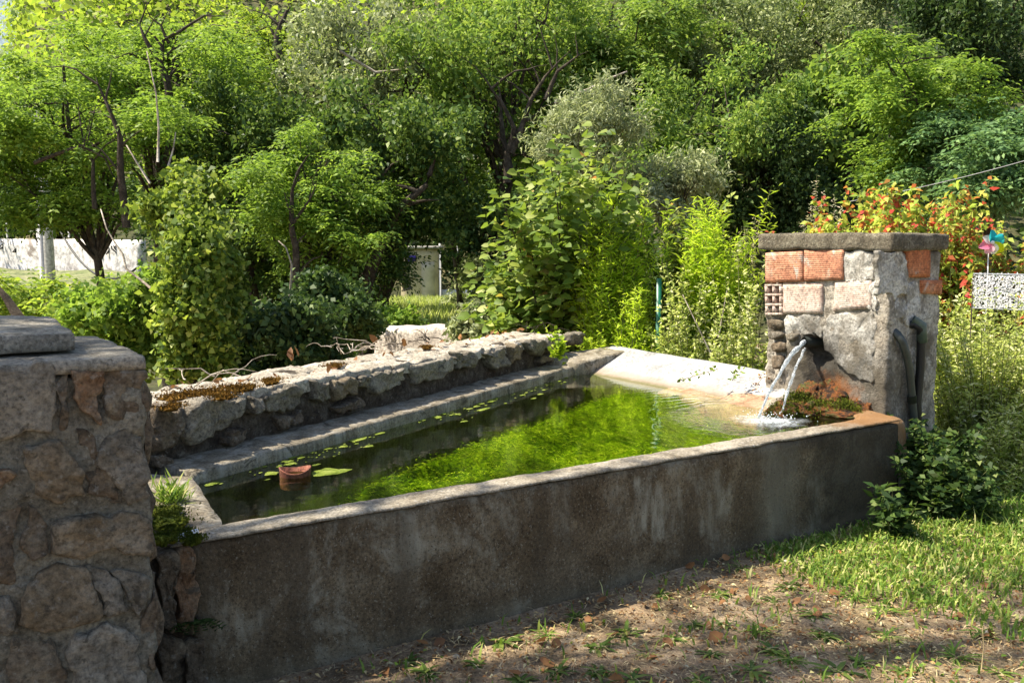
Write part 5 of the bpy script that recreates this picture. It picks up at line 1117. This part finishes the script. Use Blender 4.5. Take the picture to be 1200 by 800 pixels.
# whitewashed road wall at far left with a rail of posts
rw = thing('road_wall', tuple(at(60, 320, 34)), 'long whitewashed road wall with dark scribbles at far left', 'wall')
a = at(-90, 279, 37); b = at(165, 281, 30.5); z0 = at(60, 315, 34).z
mb = MB(); hexa(mb, [Vector((a.x, a.y, z0 - 1.5)), Vector((b.x, b.y, z0 - 1.5)), Vector((b.x, b.y + .4, z0 - 1.5)), Vector((a.x, a.y + .4, z0 - 1.5)), Vector((a.x, a.y, a.z)), Vector((b.x, b.y, b.z)), Vector((b.x, b.y + .4, b.z)), Vector((a.x, a.y + .4, a.z))], .3, .03, .03, 1, 52)
mb.obj('wall_body', M['whitepaint'], rw, True)
scr = plain('black_spray_paint', (.02, .02, .02), .7)
for i, (x, y, k) in enumerate([(4, 287, 1), (20, 292, 2), (119, 293, 3), (127, 293, 4), (135, 293, 2), (47, 283, 5)]):
    g = np.random.default_rng(i + 3); mb = MB(); c = at(x, y, 37 - 6.5 * (x + 90) / 255 - .1); f_ = (c.x - a.x) / (b.x - a.x); yy = a.y + (b.y - a.y) * f_ - .035
    pts = [Vector((c.x + .13 * math.sin(q * 1.3 + i) * (1 + .3 * q / 8) + q * .02, yy, c.z + .14 * math.cos(q * .9 * (1 + .2 * k)))) for q in range(12)]; tube(mb, pts, .022, 4); mb.obj('scribble', scr, rw)
mb = MB()
for k in range(0, 5): x = a.x + (b.x - a.x) * (.28 + .14 * k); y = a.y + (b.y - a.y) * (.28 + .14 * k) + .2; mb2 = MB(); tube(mb2, [(x, y, a.z), (x, y, a.z + .75)], .035, 6); mb2.obj('rail_post', plain('galvanised_%d' % k, (.3, .3, .3), .5), rw)
# road verge under that wall and by the hut
def sheet(name, q, mat, kind='structure'):
    mb = MB(); mb.addm([tuple(p) for p in q], [(0, 1, 2, 3)]); return tag(mb.obj(name, mat), kind=kind)
hexm = rock('pale_dry_verge', [(.3, (.07, .10, .035)), (.5, (.15, .17, .07)), (.7, (.30, .28, .17))], 1.5, .4, .95, fine=10)
mb = MB(); q = [at(-100, 338, 24), at(175, 338, 24), at(165, 318, 30), at(-90, 314, 36.5)]
hexa(mb, [Vector((p.x, p.y, p.z - 2)) for p in q] + q, .8, .05, .15, .7, 53, .05, 3); tag(mb.obj('verge', hexm, smooth=True), kind='structure')
mb = MB(); q = [at(455, 405, 13), at(560, 405, 13), at(575, 352, 38), at(440, 352, 38)]
hexa(mb, [Vector((p.x, p.y, p.z - 2)) for p in q] + q, .5, .05, .12, .9, 54, .05, 4); bank = mb.obj('grassy_bank', leafmat('bank_grass_green', [(0, (.14, .19, .05)), (1, (.20, .26, .06))], varscale=2, hue=.5), smooth=True); tag(bank, kind='structure')
g_ = np.random.default_rng(5); n = 7000; u = g_.random(n); w_ = g_.random(n) ** .6
qa = [np.array(p) for p in q]; pc = (qa[0] * (1 - u)[:, None] + qa[1] * u[:, None]) * (1 - w_)[:, None] + (qa[3] * (1 - u)[:, None] + qa[2] * u[:, None]) * w_[:, None]
mb = MB(); leaves(mb, pc, np.stack([g_.normal(size=n) * .4, g_.normal(size=n) * .4, np.ones(n)], 1), rnd_unit(n), .12 + .22 * g_.random(n), .035); tag(mb.obj('bank_grass', M['weed'], base=tuple(q[0])), 'tufted grass on the sunny bank below the hut', 'grass', kind='stuff')
# utility kiosk
kb = at(492, 352, 38); kk = 38 / FX; hut = thing('kiosk', (kb.x, kb.y, kb.z), 'small cream roadside kiosk with a purple sign and flat roof', 'kiosk')
mb = MB(); w = 22 * kk; h = 60 * kk; hexa(mb, wbox(kb.x - w, kb.x + w, kb.y, kb.y + 1.2, kb.z - .4, kb.z + h), .3, .02, .004); mb.obj('wall', plain('cream_paint', (.50, .42, .27), .8, scale=2), hut)
mb = MB(); hexa(mb, wbox(kb.x - w - .12, kb.x + w + .14, kb.y - .14, kb.y + 1.34, kb.z + h + .002, kb.z + h + .12), .2, .02, .003); mb.obj('roof', plain('grey_roof', (.34, .32, .28), .8), hut)
c = at(483, 303, 38); mb = MB(); hexa(mb, wbox(c.x - .17, c.x + .17, kb.y - .03, kb.y - .003, c.z - .12, c.z + .12), .1, .004, 0); sg = mb.obj('sign', plain('purple_enamel', (.07, .04, .30), .4, var=.05), hut)
mb = MB(); hexa(mb, wbox(kb.x + w * .1, kb.x + w * .8, kb.y - .02, kb.y - .002, kb.z - .1, kb.z + h * .75), .3, .004, 0); mb.obj('door', plain('beige_door', (.50, .44, .32), .6, scale=2), hut)
c0, c1 = at(512, 352, 38), at(560, 352, 38); mb = MB(); hexa(mb, wbox(c0.x, c1.x + .4, 38.2, 38.6, c0.z - .5, at(512, 340, 38).z), .3, .02, .01); tag(mb.obj('low_wall', M['whitepaint']), 'low white wall beside the cream kiosk', 'wall')
for i, (x, l) in enumerate([(516, 'thin pale fence pole right beside the kiosk'), (536, 'thin pale fence pole farther right of the kiosk')]):
    mb = MB(); c = at(x, 352, 38.05); tube(mb, [c, c + Z * 2.3], .045, 8); tag(mb.obj('fence_pole', plain('pale_pole_%d' % i, (.5, .5, .48), .6)), l, 'pole')
# utility pole and cables
mb = MB(); c = at(57, 340, 28); hexa(mb, [Vector((c.x - .14, c.y, -1)), Vector((c.x + .14, c.y, -1)), Vector((c.x + .14, c.y + .25, -1)), Vector((c.x - .14, c.y + .25, -1)), Vector((c.x - .10, c.y, 6.5)), Vector((c.x + .08, c.y, 6.5)), Vector((c.x + .08, c.y + .2, 6.5)), Vector((c.x - .10, c.y + .2, 6.5))], .3, .02, .003); tag(mb.obj('utility_pole', rock('pole_concrete', [(.3, (.35, .33, .30)), (.7, (.5, .48, .45))], 3, .2, .9, fine=12)), 'square grey concrete utility pole in front of the white road wall', 'pole')
mb = MB(); c = at(50.5, 340, 27.6); tube(mb, [Vector((c.x, c.y, -1)), Vector((c.x, c.y, 5.5))], .07, 8); tag(mb.obj('metal_pole', plain('dull_steel', (.32, .32, .33), .5)), 'slim metal pole standing just left of the concrete utility pole', 'pole')
def cable(p0, p1, sag, label, r=.012, mat=None):
    mb = MB(); pts = [p0.lerp(p1, i / 16) - Z * sag * 4 * (i / 16) * (1 - i / 16) for i in range(17)]; tube(mb, pts, r, 5); tag(mb.obj('cable', mat or M['blackpipe']), label, 'cable')
cable(at(66, 262, 27.5), at(160, 314, 24), .8, 'black cable sagging from the utility pole to the right', .03)
cable(at(985, 238, 12.0), at(1230, 180, 11.0), .04, 'grey cable running up to the right above the red leaved shrub', .0045, plain('grey_cable', (.35, .35, .35), .6))
# pinwheel
pwc = at(1161, 284, 7.7); pw_ = thing('pinwheel', (pwc.x, pwc.y, ground_z(pwc.x, pwc.y)), 'toy garden pinwheel with blue, pink, white and yellow petals', 'pinwheel')
mb = MB(); tube(mb, [Vector((pwc.x + .01, pwc.y + .03, ground_z(pwc.x, pwc.y))), pwc + Vector((0, .03, 0))], .006, 6); mb.obj('stick', plain('white_stick', (.75, .75, .75), .5), pw_)
for i, (ang, col, ln) in enumerate([(95, (.02, .42, .55), .15), (35, (.02, .42, .58), .16), (10, (.05, .55, .62), .15), (150, (.75, .68, .70), .13), (200, (.85, .25, .42), .17), (240, (.80, .45, .55), .15), (275, (.8, .8, .78), .14), (318, (.70, .72, .02), .17)]):
    a = R(ang); d = Vector((math.cos(a), -.15, math.sin(a))); s = Vector((-math.sin(a), -.35, math.cos(a))); mb = MB(); vs = []; n = 7
    for j in range(n):
        f = j / (n - 1); w = .055 * math.sin(math.pi * (.12 + .80 * f)); 
        for k in (-1, 0, 1): vs.append(tuple(pwc + d * ln * f + s * w * k + Vector((0, -.03 * math.sin(f * 3.1) - .02 * abs(k), 0))))
    mb.addm(vs, [(j * 3 + k, j * 3 + k + 1, j * 3 + k + 4, j * 3 + k + 3) for j in range(n - 1) for k in range(2)])
    mb.v[0] = np.array(pwc) + (mb.v[0] - np.array(pwc)) * .68; mb.obj('petal', leafmat('petal_colour_%d' % i, [(0, col), (1, col)], col, .4, varscale=1, hue=.05), pw_, True)
mb = MB(); lump(mb, pwc + Vector((0, -.03, 0)), .016, 1, 0, 10, 6); mb.obj('hub', plain('hub_white', (.7, .7, .7), .4), pw_, True)
# white lattice panel in the meadow
lc_ = at(1180, 342, 6.75); mb = MB(); wh = plain('white_lattice_paint', (.74, .74, .76), .6)
root = thing('lattice_panel', (lc_.x, lc_.y, ground_z(lc_.x, lc_.y)), 'white openwork panel half hidden by meadow weeds at the right edge', 'panel')
g = np.random.default_rng(9); n = 1500; W2, H2 = .19, .125
LU = Vector((.78, -.62, 0)); uu = (g.random(n) * 2 - 1) * W2 * 1.2
P_ = np.stack([lc_.x + uu * LU.x, lc_.y + uu * LU.y + g.normal(size=n) * .004, lc_.z + (g.random(n) * 2 - 1) * H2], 1)
leaves(mb, P_, np.outer(g.normal(size=n), LU) + np.outer(g.normal(size=n), Z), np.tile([-.62, -.78, 0], (n, 1)), .021, .009, .1, .05); o = mb.obj('openwork', wh, root); o['kind'] = 'stuff'
for zz in (-H2, H2): mb = MB(); tube(mb, [lc_ - LU * W2 * 1.2 + Z * zz, lc_ + LU * W2 * 1.2 + Z * zz], .005, 6); mb.obj('rail', wh, root)
for xx in (-1.2, 1.2):
    q_ = lc_ + LU * W2 * xx; mb = MB(); tube(mb, [Vector((q_.x, q_.y, ground_z(q_.x, q_.y))), q_ + Z * H2], .006, 6); mb.obj('post', M['bark'], root)

# ------------------------------------------------------------ trees outside the picture at left that dapple the foreground
def shade_tree(x, y, cz, r, n, seed, label, per=120, ln=.10):
    g = np.random.default_rng(seed); root = thing('locust_tree', (x - 1.6, y - 1.2, ground_z(x - 1.6, y - 1.2)), label, 'tree'); cl = crown_clumps((x, y, cz), r, n, seed)
    mb = MB(); fill_leaves(mb, cl, .34 + .3 * g.random(n), per, ln, ln * .55, 'round', g); mb.obj('crown', M['locust'], root)
    mb = MB(); b = Vector((x - 1.6, y - 1.2, -.3)); tops = [b, b.lerp(Vector((x, y, cz)), .4) + Vector((-.3, 0, .3)), Vector((x, y, cz))]; tube(mb, tops, [.17, .13, .06], 8)
    for i in range(min(n, 26)): limb(mb, tops[1].lerp(tops[2], .3 + .7 * g.random()), Vector(cl[i]), .04, .01, i)
    mb.obj('trunk', M['bark'], root, True)
shade_tree(-5.7, 2.6, 7.3, (1.9, 1.5, 1.3), 44, 95, 'overhanging locust whose crown spreads above the left pillar', 130)
shade_tree(-3.4, 3.7, 6.8, (2.4, 1.7, .8), 21, 96, 'locust leaning over the trodden ground in front of the trough', 55)
